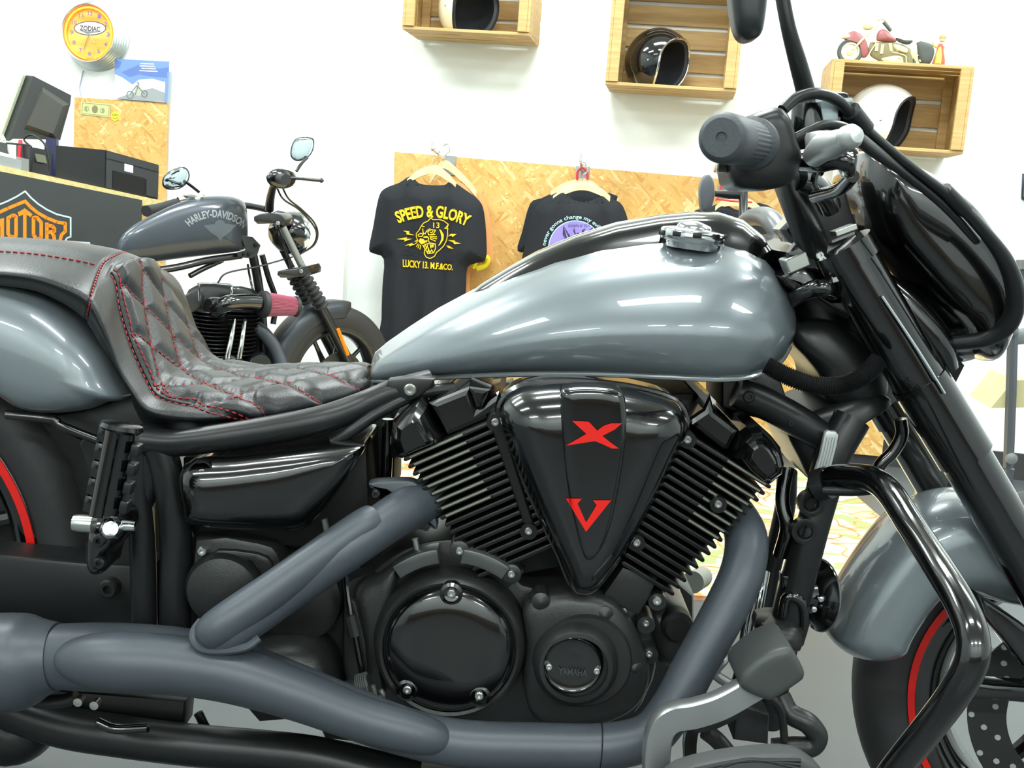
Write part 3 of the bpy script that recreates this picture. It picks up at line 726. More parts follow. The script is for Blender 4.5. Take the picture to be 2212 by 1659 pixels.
obj('paper_slot', fq(.12, .72, .06, .52, .006, .009), M_dark, pr, smooth=False)
obj('paper_tray', fq(.74, .95, .06, .50, .006, .012), M_prf, pr, smooth=False)
obj('lid_seam', fq(.01, .99, .78, .80, .006, .008), M_dark, pr, smooth=False)
obj('paper_label', fq(.33, .49, .58, .78, .006, .008), mat('label_white', (215, 225, 240), .6), pr, smooth=False)
# monitor
mo = thing('computer_monitor', 'black computer monitor seen from behind, tilted, on the counter', 'monitor', ctop(90, .25))
Ym = CY(90)+.24
def mq(pts, Yf): return [P(x, y, Yf(x)) for x, y in pts]
Yf = lambda x: Ym+.0006*(x-90)
back = mq([(72, 164), (154, 206), (152, 225), (130, 303), (120, 302), (28, 300), (20, 305)], Yf)
front = [p+Vector((-.045, .04, .004)) for p in back]
n_ = len(back); obj('frame', (back+front, [tuple(range(n_)), tuple(range(2*n_-1, n_-1, -1))]+[(i, (i+1) % n_, n_+(i+1) % n_, n_+i) for i in range(n_)]), mat('monitor_black', (46, 48, 48), .45), mo, smooth=False)
hump = mq([(92, 188), (150, 226), (124, 302), (52, 278)], lambda x: Yf(x)); hin = [p+Vector((.0, -.022, 0)) for p in mq([(98, 200), (142, 230), (120, 290), (64, 270)], Yf)]
obj('rear_cover', (hump+hin, [(0, 1, 2, 3), (7, 6, 5, 4), (0, 1, 5, 4), (1, 2, 6, 5), (2, 3, 7, 6), (3, 0, 4, 7)]), mat('monitor_rear', (66, 66, 62), .5), mo, smooth=False)
obj('front_bezel', tube([front[0]+Vector((-.008, -.012, 0)), front[-1]+Vector((-.008, -.012, 0))], .012, 8, 1), mat('bezel_pale', (196, 208, 178), .5), mo)
obj('vent', join(*[tube([P(84-i*3.6, 207+i*11, Ym-.004), P(91-i*3.6, 210+i*11, Ym-.004)], .0016, 6, 1) for i in range(6)]), M_alu, mo, label='row of pale ventilation slots')
nb_ = ctop(95, .2)
obj('stand', slab([P(100, 296, Ym-.01), P(122, 300, Ym-.01), nb_+hd*.05, nb_-hd*.02], (0, .02, 0)), mat('monitor_stand', (40, 44, 80), .4), mo, smooth=False)
obj('stand_base', box(nb_+up*.008, (.22, .16, .012), Matrix.Rotation(math.atan2(hd.y, hd.x), 3, 'Z')@Matrix.Rotation(math.atan2(B_.z-A_.z, (B_-A_).length)*-1, 3, 'Y'), .004), M_prk, mo, smooth=False)
# phone / card reader with a looped cable
ph = thing('card_terminal', 'small black card terminal with a looped cable, left of the printer', 'card terminal', ctop(92, .06))
q0 = ctop(68, .06); q1 = ctop(108, .06)
t0 = at_px(q0, 0, 318); t1 = at_px(q1, 0, 326)
obj('body', slab([q0, q1, t1+Vector((0, .02, 0)), t0+Vector((0, .02, 0))], dp_*.05), M_prk, ph, smooth=False)
obj('screen', slab([q0.lerp(q1, .25)+(t0-q0)*.5-dp_*.004, q0.lerp(q1, .8)+(t1-q1)*.5-dp_*.004, q0.lerp(q1, .8)+(t1-q1)*.8+dp_*.008, q0.lerp(q1, .25)+(t0-q0)*.8+dp_*.008], dp_*.006), mat('terminal_screen', (88, 88, 72), .3), ph, smooth=False)
obj('cable', tube([t0, P(52, 302, q0.y), P(66, 291, q0.y), P(85, 300, q0.y), P(98, 315, q0.y), P(106, 345, q0.y), P(107, 368, q0.y)], .0035, 8, 6), M_prk, ph)
# pen holder, pens, tray
hold = thing('pen_holder', 'clear plastic pen holder at the far left of the counter', 'pen holder', ctop(35, .05))
q0 = ctop(14, .04); q1 = ctop(62, .04); h0 = at_px(q0, 0, 309); h1 = at_px(q1, 0, 313)
M_pl = mat('smoky_plastic', (60, 66, 68), .25)
for a, b_, c2, d2 in ((q0, q1, h1, h0), (q0+dp_*.07, q1+dp_*.07, h1+dp_*.07, h0+dp_*.07)):
    obj('rim', tube([d2, c2], .003, 8, 1), M_pl, hold)
    obj('wall_panel', slab([a, b_, a.lerp(d2, .55)+(b_-a), a.lerp(d2, .55)], dp_*.002), mat('clear_plastic', (205, 212, 212), .15, trans=.7), hold, smooth=False)
obj('side_panel', slab([q0, q0+dp_*.07, h0+dp_*.07, h0], hd*.003), M_pl, hold, smooth=False)
obj('side_panel', slab([q1, q1+dp_*.07, h1+dp_*.07, h1], hd*.003), M_pl, hold, smooth=False)
def pen(a, b_, m, lab):
    t = thing('pen', lab, 'pen', a); d = (b_-a)
    obj('barrel', tube([a, a.lerp(b_, .85)], .0065, 10, 1), m, t); obj('cap', tube([a.lerp(b_, .86), b_], [.008, .006], 10, 1), m, t)
pen(ctop(40, .075)+up*.006, at_px(ctop(44, .075), 0, 302), mat('pen_red', (215, 50, 60), .4), 'red pen standing in the pen holder')
pen(ctop(34, .06)+up*.006, at_px(ctop(3, .06), 0, 292), mat('pen_white', (225, 228, 230), .4), 'white pen leaning out of the pen holder')
tr = thing('card_tray', 'low clear plastic tray at the left end of the worktop edge', 'tray', ctop(20, .02))
q0 = ctop(-40, .005); q1 = ctop(46, .005)
obj('body', slab([q0, q1, q1+up*.033, q0+up*.033], dp_*.03), mat('clear_tray', (190, 196, 194), .2, trans=.4), tr, smooth=False)
obj('cards', slab([q0+up*.033+hd*.005, q1+up*.033-hd*.02, q1+up*.045-hd*.02, q0+up*.045+hd*.005], dp_*.02), mat('paper_white', (236, 238, 235), .7), tr, smooth=False)

# ================================================================ the motorcycle behind, nose to the right
HW = lambda px, py=0: 3.45+.6*(px-260)/455
def H(px, py, d=0): return P(px, py, HW(px)+d)
hb = thing('motorcycle', 'matte black motorcycle with maroon cone air filter, parked before the white wall', 'motorcycle', (H(450, 700).x, H(450, 700).y, 0))
M_den = mat('denim_black', (60, 66, 74), .32, .3, .3)
M_hfr = mat('frame_black', (20, 21, 22), .3, 0, .5)
ax_f = H(715, 808); ax_f.z = .275
hdg = (H(715, 700)-H(300, 700)); hdg.z = 0; hdg.normalize(); hn = Vector((hdg.y, -hdg.x, 0)); hn = hn if hn.y < 0 else -hn
def wheel(root, c, n, R, rim, wdt, name='front_wheel', spokes=9, ms=None, rimcol=None, stripe=None, disc=None):
    wh = obj(name, lathe(c, n, [(rim, wdt*.42), (rim+.25*(R-rim), wdt*.52), (rim+.6*(R-rim), wdt*.52), (R-.012, wdt*.36), (R-.002, wdt*.18), (R, 0), (R-.002, -wdt*.18), (R-.012, -wdt*.36), (rim+.6*(R-rim), -wdt*.52), (rim+.25*(R-rim), -wdt*.52), (rim, -wdt*.42), (rim-.004, 0)], 72, cap=False), M_tyre, root, ang=60)
    F = REG[wh.name]
    dr = .052 if R > .3 else .026
    obj('rim', lathe(c, n, [(rim+.004, wdt*.40), (rim-.006, wdt*.45), (rim-dr*.6, wdt*.40), (rim-dr, wdt*.2), (rim-dr, -wdt*.2), (rim-.018, -wdt*.36), (rim-.006, -wdt*.45), (rim+.004, -wdt*.40)], 72, cap=False), ms or M_hfr, wh, ang=60)
    if stripe:
        obj('rim_stripe', lathe(c, n, [(rim+.001, wdt*.452), (rim+.0005, wdt*.458), (rim-stripe, wdt*.458), (rim-stripe, wdt*.452)], 96, cap=False), M_red, wh, label='bright red rim stripe')
    u = Vector((0, 0, 1)); s = n.cross(u).normalized()
    obj('hub', lathe(c, n, [(.02, wdt*.6), (.045, wdt*.55), (.05, wdt*.2), (.05, -wdt*.2), (.045, -wdt*.55), (.02, -wdt*.6)], 28), ms or M_hfr, wh)
    for k in range(spokes):
        a = 2*math.pi*k/spokes+.35; d = s*math.cos(a)+u*math.sin(a)
        obj('spoke', tube([c+d*.045, c+d*.12, c+d*(rim-.02)], [.022, .013, .011] if R > .3 else [.015, .009, .008], 8, 3), ms or M_hfr, wh)
    if disc:
        r0, side = disc; e = c+n*wdt*.62*side
        R_ = [[e+(s*math.cos(2*math.pi*i/64)+u*math.sin(2*math.pi*i/64))*r+n*h for i in range(64)] for r, h in ((r0*.66, .002), (r0, .002), (r0, -.002), (r0*.66, -.002), (r0*.66, .002))]
        dd = obj('brake_disc', rings(R_, cap=False), M_cast, wh, ang=30)
        for i in range(48):
            a = 2*math.pi*i/48; rr = r0*(.76+.1*(i % 3))
            if R > .3: obj('vent_hole', lathe(e+(s*math.cos(a)+u*math.sin(a))*rr, n, [(.0045, .0015), (.0045, .0026)], 8), mat('hole_grey', (170, 172, 170), .6), dd)
    return wh
wf = wheel(hb, ax_f, hn, .275, .195, .085, disc=(.11, 1))
ax_r = ax_f-hdg*1.22; wr_ = wheel(hb, ax_r, hn, .275, .17, .11, name='rear_wheel')
def arcfender(root, c, n, r, a0, a1, w, m, name='front_fender', crown=.02, tk=.004, parent=None, w1=None):
    u = Vector((0, 0, 1)); s = u.cross(n).normalized()
    if s.x < 0: s = -s
    R_ = []; K = 28
    for i in range(K+1):
        a = math.radians(a0+(a1-a0)*i/K); d = s*math.cos(a)+u*math.sin(a); ww = w*(1 if w1 is None else (1-(i/K))+w1*(i/K))
        e = min(i, K-i)/K; tp = min(1, .55+e*6)
        prof = [(-1, -.045), (-.97, -.01), (-.7, crown*.7), (-.35, crown*.95), (0, crown), (.35, crown*.95), (.7, crown*.7), (.97, -.01), (1, -.045)]
        R_.append([c+d*(r+h)+n*(x*ww*tp) for x, h in prof]+[c+d*(r+h-tk)+n*(x*ww*.96*tp) for x, h in reversed(prof)])
    return obj(name, rings(R_), m, root, ang=50)
arcfender(hb, ax_f, hn, .283, 78, 185, .050, mat('fender_dark', (50, 54, 58), .4, .2), crown=.012)
arcfender(hb, ax_r, hn, .30, 20, 150, .075, M_den, name='rear_fender')
ht = obj('fuel_tank', pillow([(257, 548), (262, 520), (285, 492), (330, 465), (380, 441), (430, 426), (480, 423), (512, 428), (528, 444), (533, 490), (531, 528), (524, 541), (470, 549), (400, 557), (330, 566), (285, 568), (262, 562)], HW, .085, spine=[(330, 520), (480, 490)], mirror='sym', pw=2.6, sm=4), M_den, hb, ang=80)
obj('fuel_cap', lathe(H(418, 428), Vector((.05, -.1, 1)), [(.03, 0), (.032, .008), (.022, .014), (0, .016)], 24), M_chrome, hb)
def hl(u, v):
    a = math.radians(-42+84*u); r = 84+17*v; return (465+r*math.sin(a)*1.02+2, 552-r*math.cos(a)+4*u)
decal('tank_lettering', text_px('HARLEY-DAVIDSON', hl, .03), [ht], mat('tank_silver', (150, 156, 158), .4, .5), ht, label='silver arched tank lettering')
decal('tank_emblem', [[(440, 487), (475, 482), (512, 485), (498, 500), (482, 512), (476, 522), (470, 512), (455, 502)]]+[circ(475, 483, 11, 8, 16)], [ht], mat('tank_emblem', (96, 102, 108), .4, .4), ht, label='faded grey tank emblem')
obj('seat', pillow([(120, 600), (200, 590), (262, 560), (300, 572), (290, 596), (220, 622), (130, 640)], HW, .07, mirror='sym'), M_leather, hb)
def hub(name, pts, r, m=None, n=10, res=5, parent=None, lab=None):
    return obj(name, tube([H(*p) if len(p) > 2 else H(*p) for p in pts], r, n, res), m or M_hfr, parent or hb, label=lab)
hub('frame_tube', [(300, 590, -.03), (380, 578, -.03), (450, 562, -.02), (520, 552, 0)], .012)
hub('frame_tube', [(410, 596, 0), (440, 580, 0), (480, 562, 0)], .009)
hub('frame_tube', [(545, 545, 0), (556, 600, 0), (566, 680, 0), (570, 780, 0), (566, 900, 0)], .016)
hub('frame_tube', [(566, 550, -.02), (580, 600, -.02), (596, 650, -.02), (590, 700, -.02)], .010)
hub('frame_tube', [(330, 600, 0), (350, 700, 0), (330, 850, 0), (560, 900, 0)], .014)
obj('swingarm', tube([ax_r+hn*.08, H(350, 850, -.05)], .016, 10, 1), M_hfr, hb)
obj('steering_plate', plate([(518, 508), (545, 512), (562, 530), (556, 548), (545, 558), (512, 556), (510, 546), (530, 540)], lambda x, y: HW(x)-.03, .006), M_cast, hb, smooth=False)
for p in ((525, 549), (536, 549), (552, 530)): bolt(p[0], p[1], HW(p[0])-.032, 4, hb, M_dark)
# engine
eng = obj('engine', pillow([(400, 640), (440, 612), (500, 618), (560, 640), (568, 700), (560, 780), (580, 840), (380, 850), (400, 780), (420, 720)], lambda x, y: HW(x)+.04, .05, sm=3), mat('engine_black', (22, 23, 25), .45), hb)
for cx, tilt in ((445, -8), (525, 8)):
    fs = []
    for k in range(12):
        q = H(cx+(k*1.2*(1 if tilt < 0 else -1)), 672+k*8.5, -.02); fs.append(lathe(q, Vector((math.sin(math.radians(tilt))*-.4, 0, 1)), [(.058, 0), (.060, .002), (.058, .004)], 24))
    obj('cooling_fins', join(*fs), M_fin, eng)
obj('rocker_cover', pillow([(385, 650), (425, 625), (440, 640), (432, 665), (395, 682)], lambda x, y: HW(x)-.06, .01, sm=2), M_cast, eng)
obj('rocker_cover', pillow([(500, 618), (545, 625), (562, 645), (540, 655), (500, 650)], lambda x, y: HW(x)-.03, .02, sm=2), M_hfr, eng)
hub('bracket', [(431, 650, -.10), (430, 618, -.10), (434, 612, -.10), (495, 615, -.10), (500, 622, -.10), (500, 642, -.10)], .0035, M_chrome, 8, 2, eng)
obj('throttle_body', lathe(H(467, 665, -.06), hdg, [(.03, -.03), (.036, -.02), (.036, .01), (.03, .02)], 24), M_hfr, eng)
it = hub('intake_pipe', [(465, 672, -.08), (490, 656, -.12), (530, 652, -.12), (568, 655, -.12)], [.024, .027, .027, .028], M_gloss, 20, 5)
c1 = H(566, 657, -.12); c2 = H(640, 662, -.13); dv = (c2-c1).normalized()
obj('filter_flange', lathe(c1, dv, [(.030, -.008), (.043, -.004), (.046, .0), (.046, .012), (.04, .016)], 32), M_rubber, hb)
L_ = (c2-c1).length
fg = []
for i in range(80):
    pass
uu = Vector((0, 0, 1)); ss = dv.cross(uu).normalized(); uu = ss.cross(dv)
R_ = [[c1+dv*h+(ss*math.cos(2*math.pi*i/96)+uu*math.sin(2*math.pi*i/96))*(r if i % 2 else r*.93) for i in range(96)] for r, h in ((.042, .014), (.036, L_*.6), (.033, L_*.93))]
obj('air_filter', rings(R_), mat('maroon_pleats', (158, 82, 100), .55), hb, smooth=False, label='maroon pleated cone filter')
obj('filter_cap', lathe(c2, dv, [(.034, -.010), (.036, 0), (.030, .006), (.001, .007)], 32), M_rubber, hb)
for x0, x1 in ((490, 506), (516, 529)):
    pt_ = hub('pushrod_tube', [(x0, 775, -.09), ((x0+x1)/2, 735, -.09), (x1, 690, -.07)], [.0095, .0095, .008], M_chrome, 14, 3)
    obj('tappet_base', lathe(H(x0-1, 778, -.09), (0, 0, 1), [(.018, -.02), (.018, 0), (.011, .006)], 18), M_chrome, hb)
obj('tappet_block', plate([(462, 772), (515, 777), (517, 800), (465, 798)], lambda x, y: HW(x)-.085, .04), M_hfr, hb)
obj('cam_cover', lathe(H(560, 793, -.08), hn, [(.05, -.03), (.05, .0), (.044, .008), (.0, .010)], 36), M_hfr, hb)
obj('cam_cover', lathe(H(495, 812, -.08), hn, [(.07, -.03), (.07, .0), (.062, .008), (.0, .010)], 36), M_hfr, hb)
hub('exhaust_pipe', [(552, 705, -.04), (575, 725, -.06), (598, 760, -.08), (610, 810, -.10), (590, 850, -.11), (400, 880, -.12), (150, 890, -.12)], .023, M_exh, 18, 6)
obj('lower_case', box(H(470, 850)+Vector((0, 0, -.05)), (.36, .18, .18), Matrix.Rotation(math.atan2(hdg.y, hdg.x), 3, 'Z'), .02), mat('engine_black', (22, 23, 25)), hb)
# fork, headlight
for d in (-.085, .10):
    k_ = 0 if d < 0 else -24
    fk = hub('fork_tube', [(610+k_, 490, d), (662+k_, 595, d)], .013, M_alu if d < 0 else M_hfr, 14, 1)
    R_ = []
    bo = [H(655+k_+40*i/26, 592+70*i/26, d) for i in range(27)]
    obj('fork_gaiter', tube(bo, [(.025 if i % 4 in (1, 2) else .017)+.003*(i/26) for i in range(27)], 18, 1), M_rubber, hb)
    hub('fork_lower', [(692+k_, 662, d), (735+k_, 745, d), (768+k_, 812, d)], [.020, .019, .020], M_hfr, 14, 3)
hub('orange_reflector', [(729, 710, -.108), (751, 767, -.108)], .0075, mat('reflector_orange', (240, 135, 20), .3, emit=.0), 6, 1, lab='orange side reflector')
obj('lower_yoke', plate([(600, 586), (640, 580), (664, 575), (668, 595), (640, 598), (606, 600)], lambda x, y: HW(x)-.11, .22, sm=2), M_hfr, hb)
obj('upper_yoke', plate([(548, 468), (575, 460), (605, 464), (616, 478), (612, 488), (590, 482), (556, 484)], lambda x, y: HW(x)-.10, .20, sm=2), M_hfr, hb)
for p in ((600, 482), (650, 586)): bolt(p[0], p[1], HW(p[0])-.114, 4.5, hb)
hc = H(606, 500, .09)
obj('headlight', lathe(hc, hdg+Vector((0, 0, -.05)), [(.01, -.03), (.045, -.022), (.068, .005), (.078, .04), (.078, .055)], 40), M_gloss, hb)
obj('headlight_ring', lathe(hc, hdg+Vector((0, 0, -.05)), [(.078, .05), (.084, .058), (.084, .070), (.074, .074)], 40, cap=False), M_chrome, hb)
obj('headlight_lens', lathe(hc, hdg+Vector((0, 0, -.05)), [(.076, .066), (.04, .078), (.001, .082)], 40), mat('lens_glass', (220, 228, 230), .08, .3), hb)
obj('headlight_visor', pillow([(580, 468), (600, 454), (624, 462), (634, 470), (610, 474)], lambda x, y: HW(x)+.05, .02, sm=2), M_den, hb)
# bars
hub('handlebar', [(582, 452, .05), (584, 430, .0), (590, 405, -.08), (600, 385, -.16)], [.016, .015, .013, .012])
hub('handlebar', [(575, 452, .12), (540, 445, .22), (490, 440, .33), (440, 432, .5)], .012)
obj('switch_housing', pillow([(575, 382), (590, 366), (612, 364), (634, 372), (640, 385), (632, 402), (612, 408), (585, 402)], lambda x, y: HW(x)-.18, .03, mirror='sym', sm=2), M_gloss, hb)
hub('brake_lever', [(628, 385, -.2), (650, 386, -.22), (692, 390, -.24)], [.006, .0055, .006], M_hfr)
obj('lever_tip', lathe(H(694, 390, -.24), (1, 0, 0), [(.004, -.008), (.009, 0), (.004, .008)], 14), M_hfr, hb)
hub('grip', [(316, 456, .2), (345, 450, .25), (380, 440, .3)], [.019, .018, .018], M_rubber, 16)
hub('clutch_perch', [(385, 433, .3), (410, 428, .3), (440, 426, .3)], [.012, .015, .012], M_chrome, 12)
hub('grip', [(600, 386, -.16), (608, 387, -.25), (618, 388, -.36)], .017, M_rubber, 16)
M_ms = mat('mirror_shell', (30, 32, 35), .35)
def hmir(o, d, stem, tilt):
    mr = obj('mirror', pillow(o, lambda x, y: HW(x)+d+.012, .012, mirror='sym', sm=3, pw=3), M_ms, hb)
    cx = sum(p[0] for p in o)/len(o); cy = sum(p[1] for p in o)/len(o)
    inn = [(cx+(x-cx)*.9, cy+(y-cy)*.9) for x, y in smo(o, 3)]
    decal('mirror_glass', [inn], [mr], M_glass, mr, off=.001, maxe=8, label='bright mirror glass')
    obj('mirror_stem', tube([H(*p) for p in stem], .0055, 8, 4), M_hfr, hb)
hmir([(352, 402), (352, 385), (366, 370), (388, 361), (403, 363), (410, 378), (404, 396), (388, 408), (365, 410)], .3, [(400, 392, .3), (415, 403, .3), (430, 415, .3)], 0)
hmir([(628, 338), (629, 318), (638, 300), (655, 296), (675, 298), (679, 310), (674, 330), (660, 344), (640, 348)], -.2, [(664, 340, -.2), (652, 352, -.2), (640, 370, -.2)], 0)
for dx in (0, 6):
    hub('brake_cable', [(598+dx*2, 405, -.1), (612+dx*2, 430, -.1), (645+dx, 452, -.08), (672+dx, 480, -.05), (684+dx*.4, 505, -.03), (676+dx*.3, 530, 0), (648, 549, .03)], .0035, M_hfr, 8, 6)
hub('cable', [(597, 480, -.02), (618, 540, -.03), (628, 580, -.03), (628, 616, -.02)], .003, M_hfr, 8)
hub('cable', [(470, 612, -.05), (490, 590, -.05), (560, 575, -.05), (632, 555, -.05)], .003, M_hfr, 8)
hub('cable', [(535, 570, .0), (540, 600, .0), (548, 630, -.02), (560, 640, -.05)], .004, M_hfr, 8)
hub('side_stand', [(420, 880, .1), (405, 905, .16)], .008)
# ================================================================ the cruiser in front
YC = 1.6
mb = thing('motorcycle', 'large cruiser in the foreground with grey tank, black V twin engine and quilted seat', 'motorcycle', (0, YC, 0))
def PT(*ps): return [P(*p) for p in ps]
def mt(name, pts, r, m=None, n=16, res=6, parent=None, label=None, closed=False):
    return obj(name, tube(PT(*pts), r, n, res, closed), m or M_gloss, parent or mb, label=label)

# ---- wheels
rr_ = P(-345, 1210, YC); axr = Vector((rr_.x, YC, .372))
axr = P(-352, 1214, YC-.08); axr.y = YC
R_R = .372; k_r = .286
wheel(mb, axr, NEAR, .372, k_r, .17, name='rear_wheel', spokes=5, ms=M_gloss, stripe=.011)
fa_ = P(2372, 1555, YC-.05); axf = Vector((fa_.x, YC, fa_.z))
stn = math.radians(22); nf = Vector((-math.sin(stn), -math.cos(stn), 0))
wfr = wheel(mb, axf, nf, .335, .245, .13, name='front_wheel', spokes=5, ms=M_gloss, stripe=.010, disc=(.16, 1))

obj('drive_pulley', lathe(Vector((axr.x, YC+.06, axr.z)), NEAR, [(.235, -.01), (.235, .0), (.19, .01), (.02, .02)], 48), M_dark, mb)
# ---- tank
def section(pb, pt_, yb, yw, yt, kz=(.16, .42, .80), n=6):
    B = P(*pb, yb); T = P(*pt_, yt); mid = lambda f, y: Vector((B.x+(T.x-B.x)*f, y, B.z+(T.z-B.z)*f))
    pts = [B+Vector((0, .02, 0)), B, mid(kz[0], yw+(yb-yw)*.22), mid(kz[1], yw), mid(kz[2], yw+(yt-yw)*.38), T, Vector((T.x, YC, T.z+.012))]
    return cr(pts, n)
def symrings(S):
    return rings([s+[Vector((v.x, 2*YC-v.y, v.z)) for v in reversed(s)] for s in S])
TK = [ # px, bottom y, top y, half widths: seam, widest, top
 (800, 822, 800, .018, .022, .012), (806, 822, 782, .030, .038, .018), (830, 822, 762, .045, .058, .03), (880, 819, 728, .065, .085, .04), (940, 815, 690, .085, .112, .05), (1020, 811, 648, .105, .138, .056),
 (1110, 808, 606, .122, .158, .062), (1200, 807, 572, .135, .172, .066), (1300, 808, 545, .148, .184, .07), (1400, 812, 530, .158, .192, .072), (1480, 816, 524, .163, .196, .074), (1550, 819, 527, .163, .194, .072),
 (1610, 815, 542, .155, .184, .068), (1655, 801, 566, .138, .166, .06), (1688, 778, 602, .115, .138, .05), (1706, 748, 640, .085, .102, .04), (1714, 722, 668, .055, .065, .03)]
tank = obj('fuel_tank', symrings([section((x, yb), (x, yt), YC-a, YC-b, YC-c) for x, yb, yt, a, b, c in TK]), M_grey, mb, ang=80)
obj('tank_seam', join(*[tube([P(x, yb+1, YC+sg*-a) if sg > 0 else Vector((P(x, yb+1, YC-a).x, YC+a, P(x, yb+1, YC-a).z)) for x, yb, yt, a, b, c in TK[1:-1]], .0035, 8, 4) for sg in (1, -1)]), mat('seam_grey', (150, 156, 158), .25, .3, 1), tank)
RG = [(990, 668, 652, .022), (1040, 640, 612, .04), (1100, 613, 575, .052), (1160, 589, 542, .058), (1240, 562, 508, .062), (1330, 543, 480, .066), (1420, 530, 464, .068), (1490, 524, 457, .07), (1550, 525, 458, .07), (1600, 534, 474, .068), (1640, 552, 505, .06), (1670, 580, 545, .05), (1690, 604, 590, .03)]
def rsec(x, yb, yt, hw):
    B = P(x, yb+6, YC-hw-.012); T = P(x, yt, YC-.0)
    z = T.z; pts = [Vector((B.x, YC-hw-.012, B.z-.01)), Vector((B.x, YC-hw, B.z+.004)), Vector((T.x+(B.x-T.x)*.4, YC-hw*.72, B.z+(z-B.z)*.72)), Vector((T.x, YC-hw*.35, B.z+(z-B.z)*.96)), Vector((T.x, YC, z))]
    return cr(pts, 5)
ridge = obj('tank_centre_panel', symrings([rsec(*r) for r in RG]), M_gloss, tank, ang=80, label='glossy black raised centre panel')
fc0 = P(1496, 512, YC-.085)
cap = obj('fuel_cap', lathe(fc0+Vector((0, 0, -.004)), Vector((.06, -.02, 1)), [(.034, -.012), (.036, -.004), (.043, -.002), (.0445, .002), (.0445, .010), (.042, .013), (.034, .0145), (.024, .016), (.022, .0205), (.014, .023), (.005, .0255), (0.0001, .026)], 48), mat('cap_chrome', (200, 204, 206), .16, 1), tank, ang=50)
for k in range(10):
    a = math.pi*k/5+.3; obj('cap_notch', box(fc0+Vector((.0435*math.cos(a), .0435*math.sin(a), .003)), (.004, .012, .007), Matrix.Rotation(a, 3, 'Z'), .001), mat('notch_dark', (60, 60, 58), .3, .8), cap)

# ---- seat
SE = [ # boundary, side bulge, lower edge (px), half widths b,s,l
 ((-60, 537), (-60, 580), (-60, 612), .085, .175, .165), ((60, 544), (60, 590), (60, 625), .085, .178, .168), ((150, 556), (138, 612), (130, 652), .082, .180, .168), ((215, 570), (192, 640), (180, 688), .078, .180, .166),
 ((252, 594), (222, 690), (216, 742), .080, .178, .165), ((264, 660), (242, 745), (240, 780), .100, .178, .160), ((288, 738), (262, 800), (262, 815), .122, .180, .158), ((322, 815), (290, 850), (282, 850), .138, .184, .155),
 ((345, 850), (318, 885), (292, 885), .150, .192, .152), ((395, 866), (368, 902), (322, 922), .158, .188, .150), ((465, 872), (450, 905), (400, 930), .150, .178, .148), ((555, 862), (550, 898), (500, 920), .138, .158, .14),
 ((645, 852), (650, 887), (620, 908), .118, .134, .12), ((715, 842), (728, 868), (715, 890), .092, .104, .095), ((762, 832), (774, 846), (768, 868), .062, .070, .062), ((786, 824), (795, 834), (790, 848), .03, .034, .03)]
NU, NV = 300, 34
def seat_ctrl():
    C = []
    for (b_, s_, l_, hb_, hs, hl_) in SE:
        B = P(*b_, YC-hb_); S = P(*s_, YC-hs); L2 = P(*l_, YC-hl_)
        M1 = Vector((B.x, YC-hb_*.5, B.z+.010)); C0_ = Vector((B.x, YC, B.z+.014)); C.append([L2, S, B, M1, C0_])
    return C
SCt = seat_ctrl()
cols = [cr([r[k] for r in SCt], 20) for k in range(5)]          # 5 rails along u
nu = len(cols[0])
def sect(i): return cr([cols[k][i] for k in range(5)]+[Vector((cols[k][i].x, 2*YC-cols[k][i].y, cols[k][i].z)) for k in (3, 2, 1, 0)], 9)
GR = [sect(i) for i in range(nu)]; nv = len(GR[0])
US = [0]
for i in range(1, nu): US.append(US[-1]+(GR[i][nv//2]-GR[i-1][nv//2]).length)
u_in = next(i for i in range(nu) if i >= 4*20-6)                # top of the quilted panel
def vco(i):                                                     # across distance from centre line, near side negative
    r = GR[i]; c = nv//2; d = [0]*nv
    for j in range(c+1, nv): d[j] = d[j-1]+(r[j]-r[j-1]).length
    for j in range(c-1, -1, -1): d[j] = d[j+1]-(r[j]-r[j+1]).length
    return d
VS = [vco(i) for i in range(nu)]
DS, DT = .105, .088
def frac(x): x = x-math.floor(x); return min(x, 1-x)
iB = 2*9
def in_panel(i, j):
    if i < u_in: return 0
    jj = min(j, nv-1-j)
    lim = iB if i < 9.4*20 else max(2, iB-(i-9.4*20)/(2.6*20)*iB)
    return max(0, min(1, (jj-lim)/2.0))*min(1, (i-u_in)/5)*min(1, (nu-1-i)/4)
G0 = list(GR)
for i in range(nu):
    row = []
    for j in range(nv):
        a = G0[min(i+1, nu-1)][j]-G0[max(i-1, 0)][j]; b_ = G0[i][min(j+1, nv-1)]-G0[i][max(j-1, 0)]
        nr = a.cross(b_); nr = nr.normalized() if nr.length > 1e-12 else Vector((0, 0, 1))
        row.append(nr)
    GR[i] = (G0[i], row)
sgn = 1 if GR[200][1][nv//2].z > 0 else -1
def qd(i, j):
    p1 = US[i]/DS+VS[i][j]/DT; p2 = US[i]/DS-VS[i][j]/DT
    return frac(p1), frac(p2)
SV = []
for i in range(nu):
    for j in range(nv):
        p, nr = GR[i][0][j], GR[i][1][j]*sgn; a, b_ = qd(i, j); k = in_panel(i, j)
        h = (min(1, min(a, b_)*4.2)**.55)*.010*k
        jj = min(j, nv-1-j)
        if i >= u_in-3 and i < 11*20 and abs(jj-iB) <= 1: h -= .003
        if abs(i-3.1*20) < 1.2: h -= .002
        SV.append(p+nr*h)
SF = [(i*nv+j, i*nv+j+1, (i+1)*nv+j+1, (i+1)*nv+j) for i in range(nu-1) for j in range(nv-1)]
SF += [tuple((nu-1)*nv+j for j in range(nv)), tuple(j for j in range(nv-1, -1, -1))]
seat = obj('seat', (SV, SF), M_leather, mb, ang=80)
